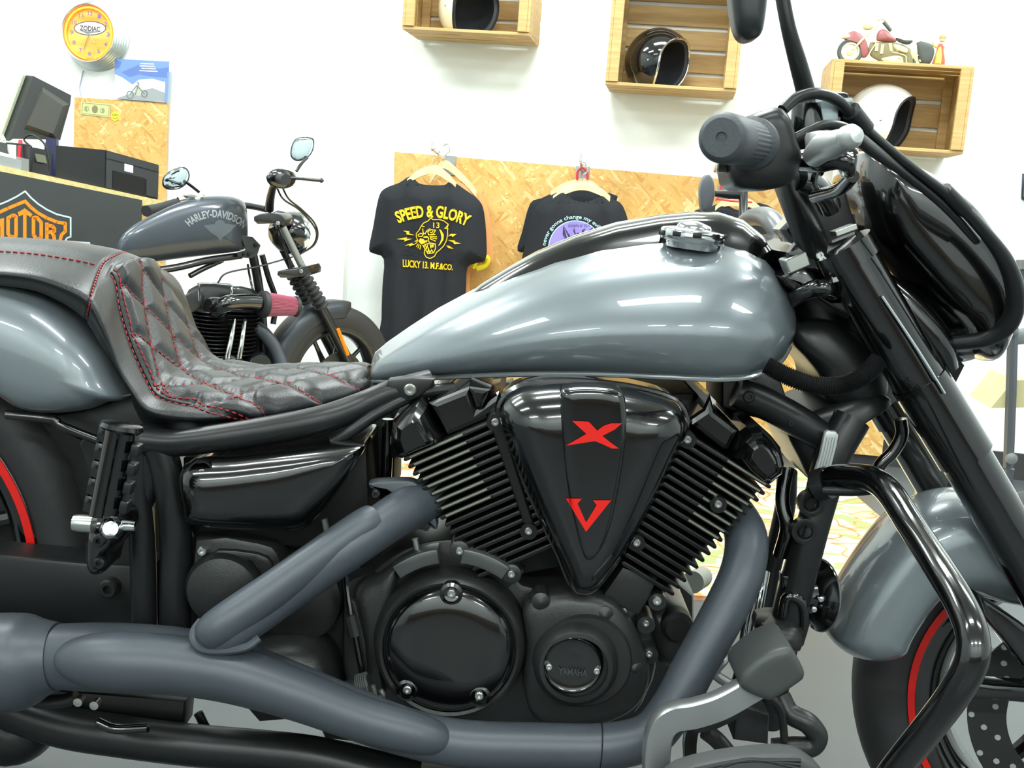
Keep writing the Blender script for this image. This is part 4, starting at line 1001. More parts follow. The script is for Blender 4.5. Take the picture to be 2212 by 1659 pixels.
def dashes(path, r=.0013, ln=.0062, gap=.0032):
    out = []; t = 0; i = 0; path = [Vector(p) for p in path]; acc = 0
    L2 = [0]
    for a, b_ in zip(path, path[1:]): L2.append(L2[-1]+(b_-a).length)
    def at(s):
        for k in range(len(path)-1):
            if L2[k+1] >= s: f = (s-L2[k])/max(1e-9, L2[k+1]-L2[k]); return path[k].lerp(path[k+1], f)
        return path[-1]
    s = 0
    while s+ln < L2[-1]:
        out.append(tube([at(s), at(s+ln*.5), at(s+ln)], [r*.6, r, r*.6], 5, 1)); s += ln+gap
    return out
def surf(i, j):
    i0 = int(max(0, min(nu-2, i))); j0 = int(max(0, min(nv-2, j))); fi, fj = i-i0, j-j0
    g = lambda a, b_: SV[a*nv+b_]+GR[a][1][b_]*sgn*.0008
    return g(i0, j0)*(1-fi)*(1-fj)+g(i0+1, j0)*fi*(1-fj)+g(i0, j0+1)*(1-fi)*fj+g(i0+1, j0+1)*fi*fj
ds_ = []
for sg in (1, -1):
    for m_ in range(-4, 22):
        path = []
        for jj in [x*.5 for x in range(0, (nv-1)*2+1)]:
            j0 = int(min(nv-2, jj)); # solve US/DS + sg*VS/DT = m along u for this column
            best = None
            lo = None
            for i in range(u_in, nu-1):
                f0 = US[i]/DS+sg*(VS[i][j0]+(VS[i][j0+1]-VS[i][j0])*(jj-j0))/DT-m_
                f1 = US[i+1]/DS+sg*(VS[i+1][j0]+(VS[i+1][j0+1]-VS[i+1][j0])*(jj-j0))/DT-m_
                if f0 <= 0 < f1 or f1 <= 0 < f0: best = i+f0/(f0-f1); break
            if best is not None and in_panel(int(best), int(jj)) > .3: path.append(surf(best, jj))
            else:
                if len(path) > 2: ds_ += dashes(path)
                path = []
        if len(path) > 2: ds_ += dashes(path)
# panel edge, double row on both sides
for off in (-1.3, .9):
    for far in (0, 1):
        pth = []
        for i in range(u_in, nu-4):
            lim = iB if i < 9.4*20 else iB-(i-9.4*20)/(2.6*20)*iB
            jj = lim+off
            if jj < .5: break
            pth.append(surf(i, (nv-1-jj) if far else jj))
        ds_ += dashes(pth)
pth = [surf(i, iB-1) for i in range(0, int(3.1*20))]; ds_ += dashes(pth)
ds_ += dashes([surf(3.1*20, j*.5) for j in range(4, 2*(nv-4))])
obj('stitching', join(*ds_), M_stitch, seat, label='red contrast stitching in diamonds')
obj('welt', tube([surf(i, iB-.2) for i in range(u_in, int(9.4*20), 4)], .0022, 8, 1), M_leather, seat)

# ---- rear fender, inner panels, swingarm
obj('rear_fender', pillow([(-60, 596), (0, 606), (60, 624), (120, 652), (180, 700), (230, 758), (262, 815), (282, 856), (240, 866), (205, 880), (150, 888), (95, 888), (50, 876), (0, 846), (-80, 830)], YC-.13, .062, spine=[(-60, 740), (150, 800)], sm=5, th=.26, pw=2.4), M_grey, mb, ang=80)
obj('inner_panel', plate([(-80, 850), (60, 900), (120, 908), (200, 948), (262, 980), (320, 1000), (340, 1350), (230, 1350), (200, 1180), (150, 1000), (60, 900), (-80, 870)], YC-.06, .10), M_dark, mb)
obj('inner_fender', plate([(20, 862), (120, 898), (240, 868), (300, 850), (330, 920), (330, 1000), (220, 960), (110, 905)], YC-.11, .05, sm=2), M_satin, mb)
mt('fender_strut', [(14, 896, YC-.16), (118, 906, YC-.16), (128, 918, YC-.16), (215, 952, YC-.16)], .006, M_gloss, 10, 2)
obj('belt_guard', plate([(205, 905), (262, 915), (320, 960), (330, 1320), (235, 1330), (215, 1210), (215, 1100), (170, 960)], YC-.10, .02, sm=0), M_satin, mb, smooth=False)
obj('swingarm', plate([(-80, 1192), (195, 1217), (330, 1222), (345, 1360), (-80, 1345)], YC-.15, .06, .006), M_satin, mb)
mt('frame_upright', [(330, 940, 1.42), (352, 990, 1.42), (372, 1080, 1.42), (380, 1180, 1.42), (378, 1360, 1.42)], .021, M_satin)
mt('frame_upright', [(300, 950, 1.42), (300, 1080, 1.42), (308, 1180, 1.42), (312, 1360, 1.42)], .017, M_satin)
obj('frame_joint', pillow([(290, 925), (330, 920), (362, 935), (366, 985), (345, 1060), (320, 1110), (290, 1110), (278, 1000)], 1.425, .018, sm=3), M_satin, mb)
mt('frame_tube', [(312, 952, 1.415), (380, 957, 1.415), (480, 945, 1.415), (600, 926, 1.42), (700, 905, 1.43), (780, 876, 1.45), (850, 846, 1.46), (930, 824, 1.48)], [.018, .018, .0185, .019, .019, .018, .017, .017], M_satin, 20)
mt('frame_tube', [(718, 955, 1.43), (760, 930, 1.43), (820, 890, 1.44), (900, 852, 1.46), (980, 838, 1.48)], .0085, M_satin, 14)
obj('tank_mount', plate([(838, 822), (940, 818), (905, 858), (870, 868), (842, 850)], 1.445, .03, sm=2), M_satin, mb)
bolt(886, 842, 1.444, 14, mb)
# ---- passenger peg
pg = obj('passenger_peg', tube(PT((262, 925, 1.30), (226, 1108, 1.29)), .0175, 24, 1), M_gloss, mb)
a0, a1 = P(262, 925, 1.30), P(226, 1108, 1.29)
obj('peg_bar', tube([a0+Vector((-.004, -.016, .0)), a1+Vector((-.004, -.016, 0))], .009, 14, 1), M_gloss, pg)
for k in range(4):
    c = a0.lerp(a1, .22+k*.22); obj('peg_rib', box(c+Vector((.025, -.006, 0)), (.010, .018, .015), rotd(11), .002), M_satin, pg)
for k in range(5):
    c = a0.lerp(a1, .06+k*.205); obj('peg_ring', box(c+Vector((-.012, -.002, 0)), (.020, .028, .021), rotd(11), .002), M_gloss, pg)
obj('peg_cap', lathe(a0, a0-a1, [(.022, -.004), (.026, .0), (.024, .005), (.001, .006)], 24), M_gloss, pg)
pb = obj('peg_bracket', pillow([(205, 1108), (250, 1105), (275, 1125), (270, 1160), (245, 1190), (235, 1225), (215, 1238), (197, 1225), (193, 1170)], 1.36, .035, sm=3, th=.04), M_gloss, mb)
bolt(215, 1168, 1.322, 14, pb, M_satin); bolt(215, 1216, 1.325, 13, pb, M_satin)
obj('peg_pivot', lathe(P(181, 1131, 1.31), (1, 0, 0), [(.010, -.012), (.011, -.004), (.011, .012)], 20), M_steel, pb)
obj('peg_pivot', lathe(P(240, 1142, 1.30), NEAR+Vector((.3, 0, .3)), [(.014, -.01), (.014, .004), (.009, .012), (.001, .013)], 24), M_chrome, pb)
obj('peg_pivot', lathe(P(282, 1136, 1.31), (1, 0, 0), [(.007, -.01), (.006, .006), (.001, .007)], 20), M_chrome, pb)
bolt(236, 1270, 1.44, 22, mb, M_satin)
# ---- gloss side cover
scv = obj('side_cover', pillow([(402, 1000), (520, 984), (620, 972), (770, 955), (788, 962), (782, 985), (740, 1050), (690, 1112), (650, 1140), (520, 1138), (420, 1128), (404, 1090)], 1.40, .045, spine=[(470, 1050), (620, 1030), (720, 995)], sm=4, th=.12, pw=2.6), M_gloss, mb, ang=70)
obj('bolt_recess', lathe(P(436, 1021, 1.372), NEAR, [(.0165, -.01), (.0165, .004), (.0145, .004), (.013, -.006), (.001, -.008)], 28), M_gloss, scv)
bolt(437, 1021, 1.368, 9, scv); bolt(446, 1105, 1.378, 10, scv)
obj('battery_box', plate([(395, 990), (790, 955), (800, 1160), (700, 1180), (430, 1180), (398, 1120)], 1.44, .30), M_dark, mb)
# ---- engine rear covers
pl_ = obj('sprocket_cover', plate([(420, 1165), (560, 1172), (600, 1195), (610, 1250), (590, 1340), (440, 1345), (425, 1300)], 1.41, .08, .008, sm=2), M_cast, mb)
obj('round_cover', lathe(P(487, 1270, 1.41), NEAR, [(.052, -.02), (.052, .006), (.046, .018), (.030, .024), (.0005, .026)], 48), M_cast, pl_)
bolt(437, 1190, 1.405, 11, pl_)
obj('rib', plate([(470, 1188), (555, 1196), (588, 1218), (580, 1260), (560, 1230), (540, 1212), (470, 1204)], 1.402, .02, .003, sm=2), M_cast, pl_)
obj('rear_case_cover', pillow([(540, 1375), (600, 1365), (660, 1368), (705, 1390), (732, 1440), (738, 1490), (715, 1530), (640, 1545), (560, 1500), (530, 1430)], 1.44, .05, sm=4, spine=[(600, 1440), (670, 1460)], th=.08), M_cast, mb)
obj('round_cover', lathe(P(640, 1290, 1.45), NEAR, [(.065, -.02), (.062, .01), (.05, .018), (.001, .02)], 40), M_cast, mb)
obj('gearbox_case', plate([(395, 1160), (760, 1150), (800, 1300), (800, 1540), (560, 1560), (400, 1380)], 1.47, .26), M_dark, mb)
# ---- exhausts
M_sh = M_exh
ex = obj('exhaust_pipe', tube(PT((945, 1065, 1.46), (900, 1090, 1.42), (850, 1118, 1.39), (760, 1180, 1.355), (600, 1292, 1.33), (500, 1362, 1.305), (455, 1392, 1.31)), [.030, .030, .0285, .027, .0265, .0265, .024], 28, 6), M_exh, mb)
obj('heat_shield', tube(PT((812, 1122, 1.372), (800, 1127, 1.366), (780, 1140, 1.36), (600, 1268, 1.32), (480, 1350, 1.295), (452, 1370, 1.298), (440, 1379, 1.305)), [.006, .018, .0225, .0240, .0240, .019, .005], 28, 6), M_exh, ex)
obj('shield_lip', tube(PT((436, 1340, 1.30), (420, 1362, 1.295), (420, 1385, 1.288), (440, 1402, 1.284), (480, 1405, 1.284), (530, 1398, 1.288), (560, 1378, 1.295)), .0055, 8, 5), M_exh, ex)
fl_ = obj('exhaust_flange', plate([(800, 1042), (850, 1038), (892, 1040), (915, 1062), (932, 1100), (944, 1130), (942, 1145), (925, 1140), (905, 1145), (880, 1100), (850, 1068), (806, 1058), (797, 1052)], 1.41, .02, .004, sm=3), M_exh, ex)
bolt(811, 1067, 1.40, 9, fl_, M_cast); bolt(920, 1138, 1.405, 9, fl_, M_cast)
for q in ((700, 1128), (896, 1172)): obj('stud', tube(PT((q[0], q[1]-8, 1.42), (q[0]+7, q[1]+22, 1.42)), .0045, 10, 1), M_alu, ex)
ef = obj('exhaust_pipe', tube(PT((1560, 1075, 1.52), (1590, 1110, 1.47), (1612, 1165, 1.43), (1602, 1240, 1.40), (1560, 1330, 1.38), (1500, 1440, 1.36), (1452, 1530, 1.345), (1400, 1590, 1.335), (1310, 1612, 1.33), (1180, 1612, 1.33), (1000, 1606, 1.33), (880, 1582, 1.33), (760, 1540, 1.335), (640, 1495, 1.34), (500, 1450, 1.35), (380, 1428, 1.35), (240, 1420, 1.35), (130, 1418, 1.36)),
    [.022, .026, .0285, .0288, .0285, .028, .028, .0285, .029, .029, .0295, .030, .032, .035, .040, .043, .044, .042], 32, 6), M_exh, mb)
obj('heat_shield', tube(PT((965, 1600, 1.325), (955, 1597, 1.318), (900, 1584, 1.312), (780, 1552, 1.31), (640, 1500, 1.308), (500, 1455, 1.306), (380, 1436, 1.306), (240, 1428, 1.306), (160, 1424, 1.312), (142, 1424, 1.325)), [.006, .018, .0255, .028, .031, .034, .036, .036, .026, .008], 32, 6), M_exh, ef)
obj('pipe_seam', tube([P(1296, 1612, 1.33)+Vector((0, math.cos(a)*.0295, math.sin(a)*.0295)) for a in [math.radians(x) for x in range(0, 360, 15)]], .0009, 6, 1, closed=True), M_dark, ef)
mf = obj('muffler', tube(PT((-200, 1440, 1.36), (0, 1432, 1.36), (60, 1425, 1.36), (95, 1421, 1.36), (125, 1419, 1.36)), [.066, .064, .060, .050, .044], 36, 6), M_exh, mb)
mt('muffler_bracket', [(50, 1500, 1.39), (80, 1515, 1.39), (130, 1515, 1.39), (165, 1505, 1.39)], .009, M_satin, 10, 4)
mt('muffler_bracket', [(210, 1560, 1.42), (250, 1575, 1.42), (320, 1572, 1.42)], .007, M_gloss, 10, 4)
for q in ((170, 1515), (205, 1522)): obj('clamp_bolt', lathe(P(*q, 1.38), NEAR, [(.006, -.01), (.006, .004), (.001, .005)], 12), M_steel, mf)
mt('lower_pipe', [(-60, 1500, 1.5), (120, 1565, 1.5), (260, 1590, 1.5), (420, 1610, 1.5), (560, 1622, 1.5), (700, 1640, 1.5), (900, 1690, 1.5)], .030, M_satin, 20)
mt('rear_muffler', [(-80, 1545, 1.55), (30, 1580, 1.55), (90, 1560, 1.55), (140, 1530, 1.55)], [.055, .05, .035, .03], M_satin, 24)
mt('kick_brace', [(428, 1540, 1.55), (450, 1580, 1.55), (490, 1620, 1.55), (560, 1630, 1.55)], .007, M_satin, 10)
# ---- crankcase
M_case = M_cast
cc_ = obj('crankcase', plate([(745, 1262), (800, 1235), (870, 1205), (980, 1180), (1090, 1215), (1130, 1262), (1200, 1268), (1290, 1272), (1345, 1290), (1400, 1350), (1420, 1420), (1400, 1500), (1330, 1560), (1000, 1580), (800, 1560), (745, 1480), (738, 1360)], 1.44, .30, .01, sm=3), M_case, mb)
def cyl(name, px, py, Y, prof, m, parent, n=64, ang=35, label=None):
    return obj(name, lathe(P(px, py, Y), NEAR, prof, n), m, parent, ang=ang, label=label)
q = lambda r, Y: r*Y/FPX
Y1 = 1.40
cl = cyl('clutch_cover', 971, 1398, Y1, [(q(178, Y1), -.06), (q(176, Y1), -.012), (q(170, Y1), .0), (q(166, Y1), .006), (q(158, Y1), .010), (q(151, Y1), .008), (q(150, Y1), .0)], M_case, mb, 96)
cd_ = cyl('gloss_disc', 971, 1398, Y1-.004, [(q(149, Y1), -.01), (q(149, Y1), .006), (q(142, Y1), .014), (q(130, Y1), .019), (q(90, Y1), .0225), (q(40, Y1), .0245), (.0005, .025)], M_gloss, cl, 96, 60, 'glossy black round cover')
for a, b_ in ((975, 1282), (880, 1490), (1035, 1503)):
    bt = bolt(a, b_, 1.372, 10, cl)
    obj('bolt_seat', lathe(P(a, b_, 1.378), NEAR, [(.015, -.01), (.015, .002), (.011, .004), (.010, .0)], 28), M_gloss, cl)
def arcplate(name, cx, cy, r0, r1, a0, a1, Y, th, m, parent):
    o = [(cx+r1*math.cos(math.radians(a)), cy-r1*math.sin(math.radians(a))) for a in [a0+(a1-a0)*i/14 for i in range(15)]]+[(cx+r0*math.cos(math.radians(a)), cy-r0*math.sin(math.radians(a))) for a in [a1+(a0-a1)*i/14 for i in range(15)]]
    return obj(name, plate(o, Y, th, .003), m, parent)
M_arc = mat('grey_arc', (84, 87, 87), .3, .4)
arcplate('arc_fin', 971, 1398, 180, 213, 97, 126, 1.395, .03, M_arc, cl); arcplate('arc_fin', 975, 1398, 180, 213, 53, 84, 1.395, .03, M_arc, cl)
arcplate('upper_case_edge', 971, 1398, 172, 232, 45, 135, 1.43, .10, M_case, cl)
for a, b_ in ((993, 1190), (1105, 1240)):
    obj('boss', lathe(P(a, b_-5, 1.41), NEAR, [(.013, -.03), (.013, .010), (.009, .012)], 20), M_case, cl); bolt(a, b_, 1.395, 9, cl)
obj('side_case', pillow([(770, 1262), (820, 1235), (860, 1215), (850, 1300), (820, 1400), (830, 1500), (800, 1490), (772, 1400), (765, 1320)], 1.43, .02, sm=3), M_case, mb)
Y2 = 1.385
gh = obj('generator_case', pillow([(1130, 1300), (1180, 1272), (1250, 1268), (1310, 1282), (1352, 1316), (1385, 1380), (1402, 1450), (1380, 1510), (1320, 1548), (1240, 1562), (1160, 1545), (1130, 1480), (1136, 1380)], 1.42, .032, sm=4, spine=[(1235, 1425), (1270, 1425)], pw=4), M_case, mb)
cyl('case_ring', 1262, 1425, 1.39, [(q(110, 1.39), -.03), (q(108, 1.39), .004), (q(104, 1.39), .008), (q(98, 1.39), .008)], M_case, gh, 72)
cyl('cap_ring', 1243, 1430, 1.385, [(q(100, 1.38), -.02), (q(96, 1.38), .010), (q(82, 1.38), .020), (q(72, 1.38), .021), (q(71, 1.38), .012)], M_cast, gh, 72)
gd = cyl('oil_cap', 1236, 1432, 1.372, [(q(71, 1.37), -.01), (q(71, 1.37), .004), (q(64, 1.37), .009), (q(58, 1.37), .006), (q(30, 1.37), .009), (.0005, .010)], M_gloss, gh, 72, 60, 'glossy black round cap')
for a, b_ in ((1186, 1441), (1289, 1450)): bolt(a, b_, 1.362, 7.5, gh)
decal('maker_lettering', text_px('YAMAHA', quadmap((1206, 1441), (1269, 1446), (1269, 1461), (1206, 1457)), .03), [gd], mat('embossed_dark', (62, 64, 66), .3), gh, off=.0015, label='small raised lettering')
for a, b_ in ((1168, 1296), (1305, 1325), (1368, 1440)):
    obj('boss', lathe(P(a, b_, 1.40), NEAR, [(.014, -.02), (.012, .006), (.001, .012)], 20), M_case, gh)
for a, b_, r in ((1347, 1320, 8), (1395, 1347, 8), (1402, 1413, 8), (1419, 1297, 11)):
    obj('boss', lathe(P(a, b_, 1.42), NEAR, [(.012, -.04), (.012, .006)], 20), M_case, gh); bolt(a, b_, 1.412, r, gh)
# starter / front case behind
obj('front_case', pillow([(1390, 1290), (1440, 1285), (1480, 1310), (1500, 1360), (1490, 1410), (1440, 1430), (1400, 1400), (1385, 1340)], 1.50, .05, sm=3, th=.1), M_case, mb)
obj('sensor_plug', lathe(P(1462, 1352, 1.45), NEAR, [(.022, -.02), (.022, .006), (.016, .012), (.001, .012)], 28), M_dark, mb)
obj('clutch_arm', plate([(750, 1290), (768, 1300), (790, 1390), (796, 1470), (785, 1480), (770, 1400)], 1.40, .01), M_satin, mb)
cb2 = mt('clutch_cable', [(745, 1180, 1.40), (748, 1260, 1.40), (758, 1330, 1.39), (768, 1380, 1.39), (785, 1470, 1.39)], .004, M_gloss, 8)
obj('cable_adjuster', tube(PT((757, 1328, 1.388), (768, 1372, 1.388)), .008, 8, 1), M_cast, cb2)
sp_ = mt('brake_spring', [(752, 1492, 1.37), (800, 1478, 1.37)], .014, M_cast, 16, 1)
obj('spring_coil', join(*[lathe(P(775+k*4.2, 1484-k*1.2, 1.37), P(800, 1478, 1.37)-P(752, 1492, 1.37), [(.015, -.0009), (.0168, 0), (.015, .0009)], 24) for k in range(6)]), M_alu, sp_)
obj('spring_hook', tube(PT((805, 1480, 1.37), (812, 1505, 1.37), (828, 1505, 1.37), (822, 1490, 1.37)), .0035, 8, 4), M_steel, sp_)
# ---- cylinders with fins
def fins(name, ctr0, ctr1, dirv, n, halfs, Y0, Y1_, thk, parent, blank=0, offs=0):
    """fins stacked from ctr0 to ctr1 (px), each running along dirv (px), half lengths in px interpolated"""
    dv_ = Vector(dirv).normalized(); nv_ = Vector((-dv_.y, dv_.x)); made = []
    for k in range(n):
        t = k/(n-1); c = Vector(ctr0).lerp(Vector(ctr1), t); hlen = halfs[0]+(halfs[1]-halfs[0])*t
        hl_ = hlen; o = []
        for s, e in ((-1, 0), (1, 0)):
            cx_ = c+dv_*s*hl_
            rng = range(-90, 91, 30)
            for a in rng:
                aa = math.radians(a); d2 = dv_*(s*math.cos(aa)*thk)+nv_*(s*math.sin(aa)*thk); o.append(tuple(cx_+d2))
        f = obj(name, plate(o, Y0, Y1_-Y0, .0006), [M_fin, M_edge], parent, ang=30)
        made.append((f, c, dv_, hl_, nv_))
        if k >= blank[0] and k < blank[1]:
            seg = [(-.92, .10), (.16, .62), (.68, .95)] if offs == 0 else [(-.95, -.55), (-.5, .0), (.06, .93)]
            for a, b_ in seg:
                p0 = c+dv_*a*hl_; p1 = c+dv_*b_*hl_; w_ = 2.0 if (b_-a) > .6 else 1.2
                obj('fin_edge', plate([tuple(p0-nv_*w_), tuple(p1-nv_*w_), tuple(p1+nv_*w_), tuple(p0+nv_*w_)], Y0-.0012, .002, .0003), M_edge if (b_-a) > .6 else M_cast, f, smooth=False)
    return made
cyr = obj('rear_cylinder', plate([(905, 985), (1085, 925), (1215, 1225), (1030, 1260)], 1.45, .28, .004), M_dark, mb)
fins('cooling_fin', (988, 944), (1112, 1212), (235, -101), 17, (122, 84), 1.405, 1.70, 4.6, cyr, (0, 9))
cyf = obj('front_cylinder', plate([(1480, 940), (1640, 1060), (1420, 1300), (1300, 1230)], 1.45, .28, .004), M_dark, mb)
fins('cooling_fin', (1566, 992), (1400, 1250), (200, 124), 17, (112, 62), 1.405, 1.70, 4.6, cyf, (0, 9), 1)
obj('bolt_rib', plate([(1054, 905), (1082, 900), (1160, 1150), (1140, 1160)], 1.402, .02), M_fin, cyr, smooth=False)
for a, b_ in ((1070, 912), (1142, 1147)): obj('boss', lathe(P(a, b_, 1.40), NEAR, [(.011, -.03), (.011, .004)], 20), M_fin, cyr); bolt(a, b_, 1.395, 9, cyr)
for a, b_ in ((1485, 950), (1551, 1089), (1375, 1172)): obj('boss', lathe(P(a, b_, 1.40), NEAR, [(.011, -.03), (.011, .004)], 20), M_fin, cyf); bolt(a, b_, 1.395, 9, cyf)
# lower short fins on the front cylinder foot
obj('cylinder_foot', plate([(1345, 1225), (1420, 1250), (1405, 1290), (1380, 1330), (1300, 1290)], 1.41, .2, .004), M_case, cyf)
# rocker covers
rc = obj('rear_rocker_cover', pillow([(845, 988), (840, 960), (850, 905), (880, 880), (908, 862), (925, 875), (945, 915), (962, 938), (960, 950), (900, 975), (868, 990)], 1.43, .045, spine=[(890, 920), (905, 940)], sm=0, th=.26, pw=1.4, flat=.35), M_gloss, cyr, ang=20)
obj('head_cover', plate([(925, 872), (1015, 836), (1030, 880), (1078, 846), (1088, 870), (1082, 895), (965, 945), (948, 910)], 1.42, .26, .008), M_gloss, cyr, ang=20)
obj('head_fin', plate([(1012, 836), (1060, 842), (1040, 880), (1028, 884)], 1.41, .2, .006), M_gloss, cyr, ang=20)
rf_ = obj('front_rocker_cover', pillow([(1590, 935), (1612, 920), (1640, 918), (1665, 940), (1685, 965), (1693, 1000), (1688, 1022), (1660, 1045), (1640, 1042), (1600, 1010), (1574, 985), (1578, 960)], 1.43, .045, spine=[(1630, 970), (1640, 990)], sm=0, th=.26, pw=1.4, flat=.35), M_gloss, cyf, ang=20)
obj('head_cover', plate([(1478, 910), (1490, 905), (1520, 885), (1535, 852), (1545, 890), (1590, 925), (1598, 930), (1575, 975), (1560, 972), (1500, 925)], 1.42, .26, .008), M_gloss, cyf, ang=20)
# plug caps / wires in the V
obj('intake_block', plate([(960, 870), (1500, 850), (1480, 960), (1300, 1180), (1200, 1180), (1100, 960)], 1.50, .16), M_dark, mb)
# ---- air cleaner
AC = [(1078, 884), (1086, 862), (1105, 845), (1140, 832), (1220, 824), (1300, 828), (1370, 838), (1440, 856), (1470, 876), (1482, 905), (1478, 935), (1462, 968), (1405, 1085), (1345, 1185), (1305, 1240), (1282, 1264), (1255, 1270), (1232, 1258), (1205, 1195), (1160, 1100), (1115, 1000), (1085, 925)]
acb = obj('air_cleaner', pillow(AC, 1.405, .075, spine=[(1215, 930), (1345, 930), (1268, 1150), (1215, 930)], sm=5, th=.08, pw=2.8, steps=12), M_gloss, mb, ang=80)
obj('cleaner_lip', tube([P(x, y, 1.408) for x, y in smo(AC, 3)], .005, 8, 1, closed=True), M_gloss, acb)
rg = obj('raised_spine', pillow([(1218, 838), (1280, 834), (1336, 842), (1352, 870), (1350, 960), (1330, 1080), (1308, 1160), (1282, 1200), (1262, 1200), (1246, 1150), (1226, 1060), (1214, 950), (1210, 860)], 1.338, .017, spine=[(1280, 900), (1270, 1140)], sm=3, th=.03, pw=5, flat=.25, steps=6), M_gloss, acb, ang=60)
def z5(pts): return [(820+x/3.319, 800+y/3.319) for x, y in pts]
decal('red_emblem', [z5([(1380, 362), (1500, 368), (1560, 432), (1605, 398), (1655, 380), (1738, 380), (1685, 425), (1598, 470), (1660, 520), (1715, 560), (1665, 560), (1600, 530), (1545, 508), (1460, 520), (1335, 540), (1482, 455)])], [rg, acb], M_red, acb, off=.002, maxe=6, label='red X emblem')
decal('red_emblem', [z5([(1335, 918), (1450, 920), (1420, 955), (1480, 1090), (1480, 1158)]), z5([(1480, 1090), (1556, 965), (1530, 932), (1660, 932), (1480, 1158)])], [rg, acb], M_red, acb, off=.0016, maxe=9, label='red V emblem')

# ---- frame at the steering head
obj('backbone', plate([(1560, 820), (1680, 800), (1700, 860), (1790, 930), (1760, 950), (1640, 905), (1600, 895), (1560, 880)], 1.53, .14, .006), M_satin, mb)
mt('frame_arm', [(1590, 845, 1.50), (1650, 870, 1.50), (1720, 908, 1.50), (1780, 945, 1.50)], [.022, .022, .022, .02], M_satin, 16)
bolt(1617, 857, 1.478, 13, mb, M_satin); bolt(1708, 915, 1.478, 6, mb, M_satin)
obj('neck_gusset', pillow([(1700, 935), (1720, 905), (1760, 885), (1800, 872), (1850, 855), (1900, 850), (1925, 870), (1880, 900), (1850, 940), (1832, 990), (1815, 1030), (1770, 1050), (1745, 1030), (1725, 990)], 1.52, .025, sm=4, th=.16), M_satin, mb)
obj('steering_head', tube(PT((1742, 600, YC), (1800, 740, YC), (1870, 880, YC)), [.038, .05, .052], 28, 4), M_satin, mb)
obj('head_cover_plate', pillow([(1715, 700), (1780, 690), (1850, 720), (1905, 790), (1915, 850), (1870, 880), (1800, 872), (1775, 850), (1768, 810), (1740, 775), (1712, 740)], 1.53, .03, sm=4, th=.14), M_satin, mb)
mt('down_tube', [(1840, 905, 1.50), (1800, 980, 1.49), (1775, 1070, 1.485), (1752, 1150, 1.48), (1722, 1260, 1.48), (1700, 1350, 1.48), (1680, 1450, 1.48), (1660, 1560, 1.50)], [.026, .025, .023, .023, .024, .023, .02, .02], M_satin, 20)
mt('down_tube', [(1700, 1020, 1.66), (1695, 1100, 1.68), (1665, 1230, 1.68), (1640, 1340, 1.68), (1600, 1480, 1.68)], .016, M_satin, 16)
for a, b_ in ((1752, 1087), (1738, 1147)):
    obj('boss', lathe(P(a, b_, 1.462), NEAR, [(.018, -.01), (.018, .004), (.014, .005), (.011, .004), (.009, .008), (.008, -.002)], 28), M_satin, mb)
obj('frame_sticker', pillow([(1781, 934), (1795, 931), (1810, 938), (1800, 985), (1786, 1032), (1766, 1040), (1755, 1034), (1770, 985)], 1.468, .004, sm=2, th=.004, pw=6), mat('silver_sticker', (190, 194, 192), .35, .3), mb, label='silver label with fine print')
for k in range(4):
    x = 1778+k*6
    decal('sticker_line', strokes([[(x+8, 945), (x+2, 975), (x-9, 1015)]], 1.1), [bpy.data.objects['frame_sticker']], mat('sticker_ink', (110, 116, 118), .5), mb, off=.0006)
mt('shiny_rod', [(1652, 1235, 1.62), (1640, 1300, 1.60), (1620, 1420, 1.60)], .008, M_chrome, 14, 3)
mt('chrome_tube', [(1625, 1290, 1.55), (1612, 1350, 1.55), (1602, 1430, 1.55)], .007, M_chrome, 14, 3)
# brake reservoir + horn
mc = obj('rear_brake_reservoir', pillow([(1645, 1345), (1700, 1340), (1728, 1355), (1730, 1392), (1715, 1402), (1660, 1390), (1642, 1378)], 1.46, .03, sm=2, th=.05), M_cast, mb)
obj('reservoir_lid', lathe(P(1685, 1352, 1.47), (0.05, -.2, 1), [(.034, -.006), (.034, .004), (.028, .008), (.001, .009)], 28), M_satin, mc)
hn_ = obj('horn', lathe(P(1762, 1285, 1.50), Vector((1, .32, -.05)), [(.012, -.03), (.024, -.026), (.026, -.012), (.036, -.008), (.044, .0), (.050, .004), (.050, .008), (.040, .012), (.001, .014)], 44), M_gloss, mb)
obj('horn_rim', lathe(P(1762, 1285, 1.50), Vector((1, .32, -.05)), [(.050, .0055), (.0515, .0065), (.050, .0075)], 44, cap=False), M_alu, hn_)
for a, b_ in ((1773, 1294), (1758, 1316)): obj('horn_rivet', lathe(P(a, b_, 1.465), NEAR, [(.004, -.004), (.004, .002), (.001, .003)], 10), M_chrome, hn_)
obj('horn_bracket', plate([(1690, 1242), (1745, 1252), (1742, 1280), (1690, 1276)], 1.465, .02), M_gloss, mb)
mt('hose', [(1690, 1330, 1.46), (1700, 1290, 1.455), (1730, 1300, 1.455), (1738, 1340, 1.46), (1725, 1390, 1.47)], .007, M_gloss, 10)
mt('cable', [(1700, 1010, 1.50), (1690, 1080, 1.49), (1700, 1140, 1.48), (1685, 1200, 1.49)], .010, M_gloss, 12)
